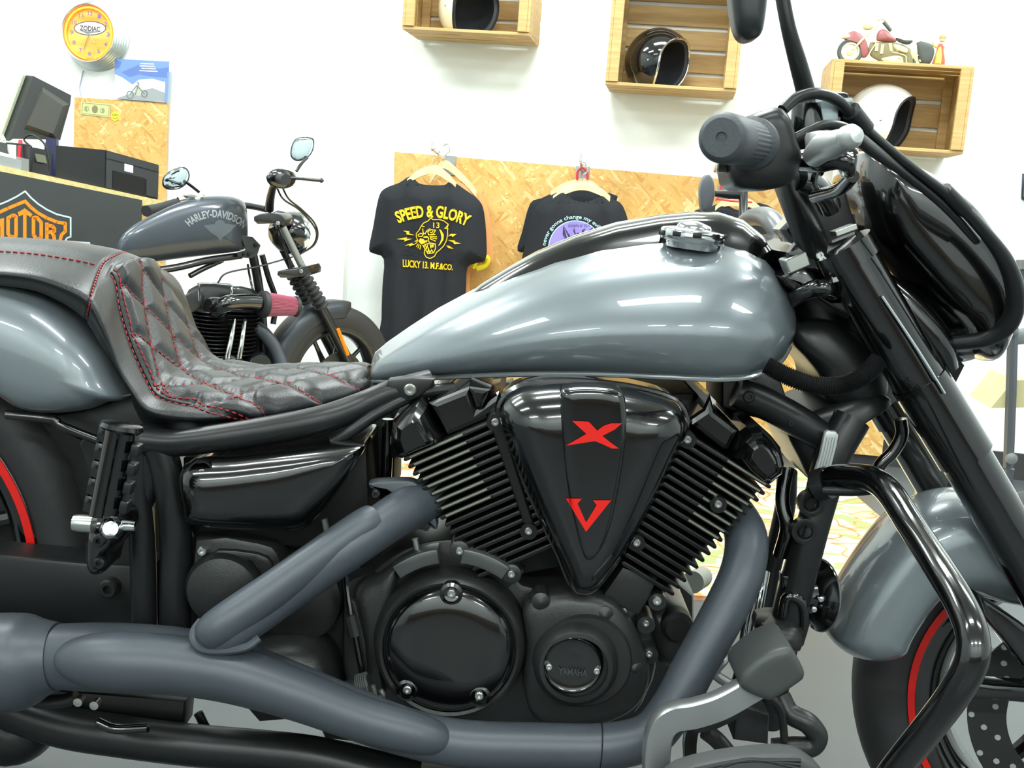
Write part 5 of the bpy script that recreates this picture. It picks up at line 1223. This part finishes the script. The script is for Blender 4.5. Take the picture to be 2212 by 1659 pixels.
# rear brake pedal and floorboard
pd = obj('brake_pedal', sweep_rect(PT((1418, 1680, 1.24), (1418, 1620, 1.24), (1428, 1572, 1.24), (1455, 1548, 1.24), (1500, 1540, 1.24), (1560, 1520, 1.25), (1640, 1475, 1.27)), .012, .014, 8), M_alu, mb)
obj('pedal_inner', sweep_rect(PT((1490, 1640, 1.26), (1490, 1600, 1.26), (1500, 1570, 1.26), (1540, 1560, 1.27), (1590, 1535, 1.28)), .006, .007, 6), M_chrome, pd)
pad = pillow([(1592, 1468), (1600, 1440), (1650, 1400), (1688, 1388), (1705, 1392), (1728, 1430), (1732, 1450), (1722, 1462), (1668, 1498), (1650, 1502), (1610, 1485)], 1.26, .02, sm=2, th=.06, pw=5, flat=.2)
obj('pedal_pad', pad, mat('pedal_rubber', (66, 70, 69), .42), pd)
fb_ = obj('footboard', pillow([(1440, 1676), (1500, 1648), (1600, 1630), (1690, 1624), (1740, 1638), (1785, 1680), (1790, 1740), (1440, 1740)], 1.19, .012, sm=2, th=.02, pw=6), mat('footboard_rubber', (70, 72, 72), .55), mb)
for k in range(3): obj('tread', tube(PT((1500+k*30, 1662-k*4, 1.178), (1600+k*14, 1644-k*2, 1.178), (1730, 1642+k*9, 1.178)), .0022, 6, 6), M_rubber, fb_)
mt('footboard_bracket', [(1525, 1580, 1.33), (1550, 1600, 1.33), (1575, 1630, 1.30), (1590, 1660, 1.27)], .011, M_cast, 12)
obj('link_plate', plate([(1590, 1520), (1662, 1545), (1660, 1610), (1585, 1600)], 1.36, .05, .004), M_cast, mb)
mt('brake_hose', [(1685, 1505, 1.33), (1705, 1540, 1.32), (1745, 1562, 1.31), (1765, 1590, 1.31), (1752, 1612, 1.31), (1715, 1614, 1.31), (1670, 1618, 1.31)], .0135, M_cast, 14)
mt('pedal_link', [(1652, 1500, 1.30), (1685, 1530, 1.30), (1695, 1600, 1.30)], .005, M_satin, 10)
mt('pedal_link', [(1665, 1395, 1.40), (1640, 1430, 1.40), (1585, 1410, 1.40), (1560, 1430, 1.38), (1545, 1455, 1.38), (1580, 1480, 1.38)], .007, M_alu, 10)
mt('shift_lever', [(1445, 1300, 1.93), (1475, 1275, 1.95), (1500, 1256, 1.96)], .010, M_chrome, 12, 2)
obj('shift_peg', tube(PT((1496, 1258, 1.90), (1516, 1246, 2.02)), .020, 18, 1), mat('peg_grey', (128, 132, 124), .55), mb)
obj('left_case', plate([(700, 1200), (1400, 1200), (1500, 1400), (1400, 1600), (700, 1600)], 1.74, .12, .01, sm=2), M_cast, mb)
# ---- forks and yokes
for yy, vis in ((1.465, 1), (1.735, 0)):
    dx = 0 if vis else -8
    def fk_(name, a, b_, r, m=M_gloss, n=28): return obj(name, tube([Vector((v.x, yy, v.z)) for v in (P(*a, 1.465), P(*b_, 1.465))], r, n, 1), m, mb)
    fk_('fork_cover', (1826, 545), (1985, 820), .036)
    fk_('fork_lower_cover', (1985, 820), (2085, 985), .038)
    f3 = fk_('fork_leg', (2060, 945), (2285, 1330), .034)
    fk_('fork_cap', (1818, 530), (1840, 568), .040)
mt('fork_trim', [(1905, 640, 1.425), (1985, 760, 1.425), (2040, 850, 1.425)], .0022, M_chrome, 8, 3)
for py_, nm in ((0, 'upper_yoke'), (1, 'lower_yoke')):
    pts = [(1700, 545), (1720, 520), (1760, 510), (1800, 520), (1850, 500), (1872, 530), (1850, 570), (1790, 600), (1740, 588), (1705, 572)] if py_ == 0 else [(1690, 598), (1730, 575), (1760, 585), (1800, 640), (1870, 620), (1880, 660), (1830, 690), (1760, 640), (1715, 628), (1700, 615)]
    obj(nm, plate(pts, 1.475, .25, .008, sm=1), M_gloss, mb, ang=25)
obj('bar_clamp', plate([(1686, 496), (1712, 470), (1760, 480), (1792, 515), (1775, 540), (1722, 546)], 1.50, .05, .006), M_gloss, mb, ang=20)
obj('bar_clamp', plate([(1686, 500), (1712, 474), (1750, 490), (1765, 530), (1722, 546)], 1.62, .05, .006), M_gloss, mb, ang=20)
obj('clamp_nut', box(P(1716, 566, 1.49), (.030, .04, .020), rotd(-28), .002), M_steel, mb, smooth=False)
bolt(1771, 552, 1.468, 9, mb)
obj('clamp_nut', box(P(1803, 601, 1.455), (.012, .02, .009), rotd(-20), .001), M_steel, mb, smooth=False)
mt('frame_hoop', [(1715, 645, 1.50), (1740, 630, 1.47), (1775, 622, 1.45), (1800, 630, 1.47)], .012, M_gloss, 12)
obj('nut_plate', box(P(1822, 497, 1.45), (.028, .03, .007), rotd(-25), .001), M_steel, mb, smooth=False)
# handlebars
mt('handlebar', [(1764, 560, 1.50), (1748, 510, 1.48), (1722, 445, 1.44), (1700, 392, 1.37), (1680, 350, 1.26), (1640, 322, 1.16), (1610, 308, 1.08)], [.023, .021, .019, .017, .014, .013, .013], M_satin, 20)
mt('handlebar', [(1735, 555, 1.68), (1700, 520, 1.70), (1672, 482, 1.74), (1650, 468, 1.80), (1622, 470, 1.90), (1605, 482, 2.0)], [.020, .019, .017, .016, .014, .013], mat('bar_grey', (104, 106, 108), .35, .4), 20, label='far grey handlebar bend')
gpa, gpb = P(1558, 297, 1.0), P(1628, 311, 1.135)
gd_ = (gpb-gpa).normalized()
uu = Vector((0, 0, 1)); ss = gd_.cross(uu).normalized(); uu = ss.cross(gd_); Lg = (gpb-gpa).length
prof = [(.0195, 0), (.0215, .004), (.0225, .010), (.0225, .045), (.0215, .048)]
R_ = []
Rg = []
for r, h in [(.004, .002), (.005, .0), (.017, 0), (.0205, .003), (.0225, .009), (.0228, .05), (.0215, .052), (.0218, .056), (.0218, Lg-.02), (.026, Lg-.015), (.026, Lg)]:
    Rg.append([gpa+gd_*h+(ss*math.cos(2*math.pi*i/90)+uu*math.sin(2*math.pi*i/90))*(r*(.965 if (h > .053 and h < Lg-.016 and i % 3 == 0) else 1)) for i in range(90)])
gr = obj('grip', rings(Rg), M_grip, mb, ang=40, label='ribbed grey rubber grip')
sw = obj('switch_housing', pillow([(1600, 262), (1648, 238), (1680, 236), (1700, 262), (1714, 310), (1722, 335), (1716, 372), (1698, 398), (1650, 412), (1592, 410), (1572, 395), (1566, 345), (1578, 320)], 1.17, .035, sm=2, th=.05, pw=4, flat=.3), M_satin, mb)
obj('housing_seam', tube(PT((1676, 238, 1.15), (1700, 290, 1.15), (1713, 330, 1.15)), .0018, 6, 3), M_edge, sw)
obj('switch_button', box(P(1560, 350, 1.17), (.012, .03, .022), None, .002), M_gloss, sw)
rs = obj('brake_reservoir', box(P(1775, 262, 1.24), (.046, .05, .058), rotd(-4), .006), M_gloss, mb)
obj('reservoir_lid', box(P(1782, 258, 1.215), (.026, .012, .050), rotd(-4), .003), mat('lid_grey', (150, 165, 168), .3, .2), rs)
obj('reservoir_top', box(P(1777, 224, 1.24), (.052, .055, .008), rotd(-4), .003), M_alu, rs)
obj('mirror_mount', tube(PT((1742, 225, 1.22), (1745, 280, 1.22), (1750, 320, 1.22)), [.016, .019, .018], 18, 2), M_gloss, rs)
lv = obj('brake_lever', tube(PT((1760, 335, 1.14), (1780, 318, 1.10), (1800, 312, 1.06), (1830, 300, 1.02), (1842, 296, 1.0)), [.012, .014, .013, .010, .008], 16, 5), mat('lever_silver', (205, 208, 206), .35, .5), mb, label='pale silver brake lever')
obj('lever_ball', lathe(P(1836, 296, 1.0), NEAR+Vector((.4, 0, .2)), [(.001, -.013), (.007, -.011), (.0108, -.005), (.0108, .004), (.007, .010), (.001, .012)], 24), mat('lever_silver', (205, 208, 206)), lv)
obj('lever_blade', pillow([(1748, 286), (1790, 282), (1812, 292), (1838, 280), (1852, 300), (1840, 318), (1815, 326), (1795, 346), (1752, 342), (1746, 312)], 1.12, .014, sm=2, th=.012), mat('lever_silver', (205, 208, 206)), lv)
mt('lever_pivot', [(1735, 350, 1.2), (1770, 352, 1.17), (1810, 345, 1.15), (1832, 352, 1.15)], .010, M_gloss, 12)
obj('brake_switch', pillow([(1820, 318), (1850, 320), (1845, 372), (1838, 384), (1822, 380), (1815, 350)], 1.18, .02, sm=2), M_gloss, mb)
mt('hose', [(1842, 380, 1.2), (1815, 408, 1.24), (1778, 420, 1.28), (1760, 425, 1.3)], .0075, M_gloss, 12)
obj('gauge_bracket', plate([(1752, 430), (1800, 446), (1822, 395), (1836, 440), (1858, 505), (1885, 560), (1860, 600), (1790, 590), (1762, 510)], 1.52, .05, .006, sm=2), M_dark, mb)
mt('wire_bundle', [(1722, 385, 1.36), (1752, 396, 1.38), (1778, 420, 1.40), (1792, 446, 1.42)], .015, M_gloss, 14)
mt('wire_loop', [(1770, 420, 1.3), (1758, 395, 1.3), (1765, 370, 1.3), (1778, 375, 1.3)], .004, M_gloss, 8)
# mirrors
mt('mirror_stem', [(1684, -40, 1.20), (1703, 60, 1.20), (1725, 140, 1.21), (1742, 205, 1.22), (1744, 235, 1.22)], [.0075, .0078, .0095, .0105, .013], M_satin, 18, 4)
mk = obj('mirror', pillow([(1572, -70), (1575, -10), (1583, 50), (1594, 80), (1612, 90), (1640, 78), (1650, 40), (1655, -20), (1645, -75), (1610, -90)], 1.12, .02, sm=3, th=.015, pw=3), mat('mirror_shell', (30, 32, 35)), mb)
m2 = obj('mirror', pillow([(1512, 412), (1516, 390), (1526, 377), (1536, 380), (1543, 400), (1542, 430), (1534, 452), (1516, 455)], 2.05, .008, sm=3, th=.02, pw=3), mat('mirror_back_grey', (92, 95, 100), .4), mb, label='small round far mirror, seen edge on')
mt('mirror_stem', [(1545, 418, 2.05), (1575, 420, 2.05), (1602, 421, 2.05)], [.006, .009, .009], M_satin, 10, 1)
mt('mirror_stem', [(1605, 412, 2.05), (1606, 440, 2.04), (1604, 482, 2.0)], [.009, .008, .007], M_satin, 12, 1)
# headlight fairing
FA = [(1828, 350), (1838, 330), (1870, 332), (1930, 352), (2000, 388), (2060, 432), (2100, 485), (2125, 530), (2146, 590), (2146, 660), (2135, 720), (2108, 770), (2070, 758), (2030, 700), (1975, 650), (1920, 590), (1870, 530), (1838, 460), (1824, 400)]
fr = obj('headlight_shell', pillow(FA, YC, .135, spine=[(1930, 470), (2050, 620)], sm=6, mirror='sym', pw=2.9, steps=14, flat=.15), M_gloss, mb, ang=80)
hlc = P(2052, 628, YC); hax = Vector((.97, 0, .05))
obj('headlight', lathe(hlc, hax, [(.05, -.08), (.085, -.05), (.098, -.01), (.102, .02), (.098, .034), (.09, .034)], 48), M_gloss, mb)
obj('headlight_lens', lathe(hlc, hax, [(.094, .026), (.075, .042), (.04, .052), (.001, .056)], 40), mat('lens_glass', (220, 228, 230), .08, .3), mb)
mt('lower_cowl', [(1890, 590, 1.50), (1960, 665, 1.50), (2020, 740, 1.50), (2052, 800, 1.50)], [.012, .022, .024, .012], M_gloss, 18)
# cables round the headlight
mt('brake_cable', [(1690, 238, 1.16), (1720, 212, 1.17), (1765, 202, 1.18), (1810, 218, 1.2), (1850, 260, 1.22), (1920, 322, 1.27), (2000, 385, 1.32), (2070, 440, 1.36), (2130, 505, 1.40), (2175, 570, 1.42), (2194, 640, 1.44), (2178, 700, 1.46), (2130, 732, 1.48), (2060, 742, 1.50)], [.006, .006, .006, .006, .006, .0055, .0055, .007, .008, .0105, .0125, .0125, .0115, .010], M_satin, 14, 8)
mt('throttle_cable', [(1700, 310, 1.15), (1730, 292, 1.15), (1780, 270, 1.16), (1830, 280, 1.18), (1880, 320, 1.24), (1950, 372, 1.30), (2040, 445, 1.36), (2110, 520, 1.42)], [.005, .005, .005, .006, .0075, .0055, .0055, .0055], M_satin, 12, 8)
mt('cable_ferrule', [(1838, 240, 1.21), (1868, 278, 1.23)], .0105, M_satin, 12, 1)
mt('cable_ferrule', [(2040, 410, 1.345), (2085, 455, 1.37)], .009, M_satin, 12, 1)
lo_ = [(1655, 788, 1.42), (1700, 812, 1.41), (1760, 832, 1.40), (1820, 832, 1.40), (1865, 812, 1.40), (1898, 778, 1.41)]
cs = tube(PT(*lo_), .0125, 14, 24)
kk = len(cs[0])//14
V2 = []
ctrs = [sum((cs[0][i*14+k] for k in range(14)), Vector())/14 for i in range(kk)]
for i in range(kk):
    f = 1.0 if i % 2 else .82
    for k in range(14): V2.append(ctrs[i]+(cs[0][i*14+k]-ctrs[i])*f)
obj('corrugated_hose', (V2, cs[1]), M_satin, mb)
mt('brake_hose', [(1945, 905, 1.50), (1948, 940, 1.50), (1930, 975, 1.50), (1905, 1000, 1.50), (1895, 1020, 1.5)], .009, M_gloss, 12)
# ---- engine guard
mt('engine_guard', [(1768, 1052, 1.46), (1800, 1032, 1.42), (1850, 1030, 1.38), (1890, 1038, 1.34), (1925, 1068, 1.30), (1975, 1145, 1.24), (2030, 1230, 1.17), (2075, 1305, 1.12), (2100, 1370, 1.09), (2098, 1430, 1.08), (2060, 1500, 1.09), (2000, 1580, 1.12), (1930, 1668, 1.16), (1890, 1730, 1.2)], [.0165, .0165, .0165, .0165, .0165, .0165, .0165, .0165, .0168, .0168, .0165, .0165, .0165, .0165], M_gloss, 28, 8)
mt('guard_clamp', [(1765, 1050, 1.44), (1790, 1042, 1.43)], .022, M_satin, 18, 1)
mt('guard_clamp', [(1780, 1060, 1.40), (1840, 1062, 1.38), (1890, 1058, 1.36)], .006, M_satin, 10, 2)
# ---- front fender
FF = [(1783, 1362), (1790, 1330), (1820, 1268), (1870, 1190), (1925, 1125), (1990, 1080), (2060, 1062), (2120, 1068), (2200, 1100), (2300, 1160), (2400, 1300), (2320, 1320), (2212, 1300), (2130, 1285), (2060, 1265), (2020, 1270), (1985, 1310), (1955, 1360), (1940, 1392), (1900, 1406), (1850, 1406), (1805, 1388)]
obj('front_fender', pillow(FF, YC-.03, .085, spine=[(1860, 1330), (1960, 1190), (2080, 1150), (2250, 1210)], sm=4, mirror='sym', pw=2.6), M_grey, mb, ang=80)
obj('fork_brace', plate([(2120, 1290), (2212, 1350), (2300, 1420), (2300, 1480), (2212, 1440), (2130, 1330)], YC-.14, .04, .006), M_gloss, mb)
obj('caliper_arm', plate([(2060, 1470), (2150, 1480), (2300, 1490), (2300, 1530), (2150, 1515), (2060, 1505)], YC-.12, .03, .006), M_gloss, mb)

obj('headlight_bracket', plate([(1770, 470), (1845, 520), (1960, 640), (2085, 790), (2060, 840), (1900, 720), (1800, 620)], YC-.02, .04), M_dark, mb)
obj('rear_down_plate', plate([(795, 900), (835, 880), (852, 905), (850, 1060), (795, 1120)], 1.56, .10), M_dark, mb)
mt('frame_post', [(838, 905, 1.50), (836, 980, 1.50), (832, 1070, 1.50)], .008, M_gloss, 12, 2)

obj('lower_frame', plate([(100, 1490), (400, 1515), (394, 1578), (300, 1590), (120, 1560), (60, 1540)], 1.52, .05, .006), M_satin, mb)
# ================================================================ on the third crate
_, w3, hh3, uc3, zb3 = cr3
topz = zb3+hh3+.0006
def C3(px, py, off=.15): return W(px, py, off)
fg = thing('model_motorcycle', 'cream and maroon model motorcycle standing on top of the right-hand crate', 'model motorcycle', wl((wuv(1900, 120, .15)[0], topz), .15))
M_fc = mat('figurine_cream', (214, 206, 160), .45, var=.25, vscale=40); M_fm = mat('figurine_maroon', (150, 88, 88), .4); M_fk = mat('figurine_dark', (70, 76, 74), .5)
def zf(x, y): return (1790+x*340/2212, y*340/2212)
FDZ = topz+.049-C3(*zf(320, 570), .15).z
def fpt(x, y, o=.15): return C3(*zf(x, y), o)+Vector((0, 0, FDZ))
def ft(name, pts, r, m, n=10, res=4, o=.15): return obj(name, tube([fpt(p[0], p[1], o+(p[2] if len(p) > 2 else 0)) for p in pts], r, n, res), m, fg)
def fpl(name, poly, m, o=.15, h=.012, pw=2.2):
    pl = [zf(*p) for p in poly]; Yv = lambda x, y: W(x, y, o).y
    g = pillow(pl, Yv, h, sm=2, mirror='sym', pw=pw)
    return obj(name, ([v+Vector((0, 0, FDZ)) for v in g[0]], g[1]), m, fg)
for (cx, cy, R) in ((320, 570, .049), (1330, 640, .034)):
    c = fpt(cx, cy); 
    if cx == 320: c = Vector((c.x, c.y, topz+R))
    else: c = Vector((c.x, c.y, topz+R))
    t_ = obj('wheel', lathe(c, -WN, [(R*.62, .007), (R*.9, .009), (R, .004), (R, -.004), (R*.9, -.009), (R*.62, -.007)], 36, cap=False), M_fk, fg)
    obj('rim', lathe(c, -WN, [(R*.70, .008), (R*.60, .010), (R*.55, .004), (R*.55, -.004), (R*.60, -.010), (R*.70, -.008)], 36, cap=False), M_fc, t_)
    obj('hub', lathe(c, -WN, [(R*.30, -.008), (R*.30, .009), (R*.15, .013), (.0005, .013)], 20), M_fc, t_)
    obj('spokes', join(*[tube([c, c+(WR*math.cos(a)+up*math.sin(a))*R*.58], .0009, 5, 1) for a in [math.pi*k/6 for k in range(12)]]), M_fc, t_)
fpl('front_fender', [(200, 380), (320, 290), (400, 280), (500, 350), (560, 450), (580, 600), (520, 660), (480, 640), (520, 560), (500, 470), (420, 400), (320, 370)], M_fm, h=.011)
fpl('fender_tip', [(190, 370), (230, 330), (310, 320), (320, 380), (210, 390)], M_fc, h=.012)
for o_ in (-.008, .012): ft('fork', [(360, 540, o_), (560, 330, o_), (720, 180, o_)], .0045, M_fc)
fpl('headlight', [(500, 150), (600, 130), (650, 180), (640, 240), (560, 270), (500, 240)], M_fc, h=.014)
ft('handlebar', [(700, 130), (760, 105), (820, 130), (880, 220), (900, 280)], .0042, M_fc)
ft('grip', [(790, 150, .01), (850, 220, .01), (895, 275, .01)], .007, M_fk)
fpl('fuel_tank', [(690, 400), (700, 310), (750, 255), (820, 260), (900, 340), (970, 400), (960, 435), (850, 430), (730, 425)], M_fm, h=.017)
fpl('seat', [(960, 370), (1060, 400), (1200, 410), (1180, 450), (1120, 470), (1000, 430)], M_fk, h=.014)
fpl('engine', [(600, 440), (720, 430), (960, 440), (1160, 520), (1240, 720), (1150, 790), (850, 760), (700, 690), (580, 600)], mat('figurine_olive', (120, 112, 78), .55), h=.012)  # engine mass in a darker olive than the cream parts
for a, b_ in (((700, 450), (690, 560)), ((780, 470), (760, 600)), ((880, 450), (900, 560)), ((940, 470), (1000, 560))): ft('cylinder', [(*a, .008), (*b_, .008)], .0065, M_fc, 10, 1)
fpl('side_box', [(960, 470), (1010, 480), (1120, 530), (1110, 590), (1000, 560), (950, 530)], M_fc, o=.158, h=.012, pw=5)
obj('clutch_disc', lathe(fpt(1010, 690, .165), -WN, [(.013, -.008), (.013, .002), (.009, .004), (.008, .001), (.0005, .002)], 28), M_fc, fg)
fpl('primary_cover', [(760, 660), (930, 620), (1060, 640), (1060, 770), (930, 770), (780, 700)], M_fc, o=.155, h=.012)
ft('frame', [(640, 430, .01), (680, 450, .01), (590, 600, .01), (610, 670, .01), (760, 740, .01), (900, 780, .01)], .0024, M_fc)
ft('frame', [(900, 570, .012), (1090, 620, .012), (1110, 700, .012), (1130, 770, .012)], .0024, M_fc)
ft('exhaust', [(1120, 770, .012), (1280, 790, .012), (1420, 810, .012)], .0045, M_fc)
fpl('rear_bag', [(1250, 470), (1300, 420), (1420, 450), (1470, 480), (1500, 580), (1440, 740), (1310, 730), (1270, 620)], M_fk, o=.15, h=.018, pw=4)
fpl('rear_fender', [(1180, 520), (1260, 460), (1270, 620), (1280, 740), (1220, 720), (1160, 600)], M_fc, h=.012)
fw = thing('doll_figurine', 'small red and yellow dressed figurine beside the model motorcycle', 'figurine', wl((wuv(2035, 120, .13)[0], topz), .13))
DDZ = topz-W(*zf(1540, 870), .125).z
def wpt(x, y, o=.125): return W(*zf(x, y), o)+Vector((0, 0, DDZ))
def fwt(name, pts, r, m, n=14, res=5): return obj(name, tube([wpt(*p) for p in pts], r, n, res), m, fw)
b0 = wpt(1540, 870); b0.z = topz+.001
obj('dress', tube([b0, wpt(1555, 800), wpt(1570, 700), wpt(1580, 600), wpt(1590, 520), wpt(1600, 490)], [.026, .025, .021, .014, .011, .006], 18, 5), mat('doll_red', (225, 85, 60), .6), fw)
obj('apron', tube([wpt(1540, 780, .142), wpt(1550, 700, .14), wpt(1570, 620, .136), wpt(1580, 540, .134)], [.015, .015, .010, .005], 14, 4), mat('doll_yellow', (238, 180, 80), .6), fw)
obj('head', lathe(wpt(1615, 420), up, [(.001, -.013), (.009, -.010), (.0125, -.002), (.011, .006), (.006, .011), (.001, .0125)], 20), mat('doll_skin', (206, 190, 150), .6), fw)
obj('hair', lathe(wpt(1618, 412), up, [(.0125, -.004), (.0135, .001), (.0115, .009), (.006, .0135), (.001, .015)], 20), mat('doll_hair', (168, 150, 105), .7), fw)
fwt('arm', [(1600, 520), (1540, 540), (1490, 510), (1480, 470)], .004, mat('doll_yellow', (238, 180, 80)))
fwt('arm', [(1610, 520), (1660, 540), (1670, 590)], .005, mat('doll_white', (225, 222, 205), .6))
# ================================================================ right edge
st = thing('display_stand', 'dark grey metal stand pole at the far right edge', 'stand', floor_pt(2150, 1245))
SY = floor_pt(2185, 1245).y
bx = P(2180, 1012, SY)
base = Vector((bx.x, SY, 0))
st.location = base
def stt(name, pts, r, m, n=14, res=4): return obj(name, tube([P(x, y, SY) for x, y in pts], r, n, res), m, st)
M_pole = mat('pole_grey', (96, 100, 106), .35, .4)
stt('pole', [(2188, 705), (2184, 850), (2178, 1010)], .0155, M_pole, 8, 1)
obj('pole_foot', tube([bx, Vector((bx.x, SY, .02))], .0155, 8, 1), M_pole, st)
obj('base', box((bx.x+.05, SY, .012), (.34, .22, .022), None, .006), M_pole, st)
stt('crank_rod', [(2183, 705), (2186, 690), (2200, 672), (2210, 650), (2212, 620)], .005, M_alu)
stt('collar', [(2180, 715), (2188, 722)], .020, M_pole, 16, 1)
stt('knob', [(2212, 560), (2212, 580)], .020, M_alu, 20, 1); stt('knob_stem', [(2212, 578), (2212, 625)], .011, M_pole, 14, 1)
obj('arm_plate', plate([(2185, 712), (2215, 706), (2260, 712), (2260, 740), (2200, 745)], SY-.0, .02), M_alu, st)
obj('tray', slab([P(2140, 882, SY), P(2230, 880, SY), P(2240, 820, SY+.0), P(2190, 822, SY)], (0, .16, .01)), mat('tray_beige', (196, 188, 140), .6), st, smooth=False)
obj('clamp_ring', lathe(P(2184, 990, SY-.03), NEAR, [(.012, -.01), (.016, 0), (.016, .008), (.006, .010)], 20), M_alu, st)
pf = thing('picture_frame', 'dark picture frame cut off by the right edge of the photo', 'picture', W(2240, 400, .01))
obj('frame', wquad((2205, 375), (2330, 380), (2325, 520), (2203, 430), .002, .02), mat('frame_dark', (70, 78, 88), .5), pf, smooth=False)
obj('picture', wquad((2213, 385), (2322, 389), (2317, 508), (2211, 424), .0225, .001), mat('picture_blue', (120, 140, 165), .6), pf, smooth=False)
fb = thing('folded_board', 'beige board leaning low behind the fork near the wall', 'board', floor_pt(2010, 1096))
q0 = floor_pt(1978, 1092); q1 = floor_pt(2080, 1096)
obj('panel', slab([q0, q1, q1+Vector((.0, .10, .26)), q0+Vector((0, .10, .26))], (0, .012, 0)), mat('board_beige', (205, 190, 150), .6), fb, smooth=False)
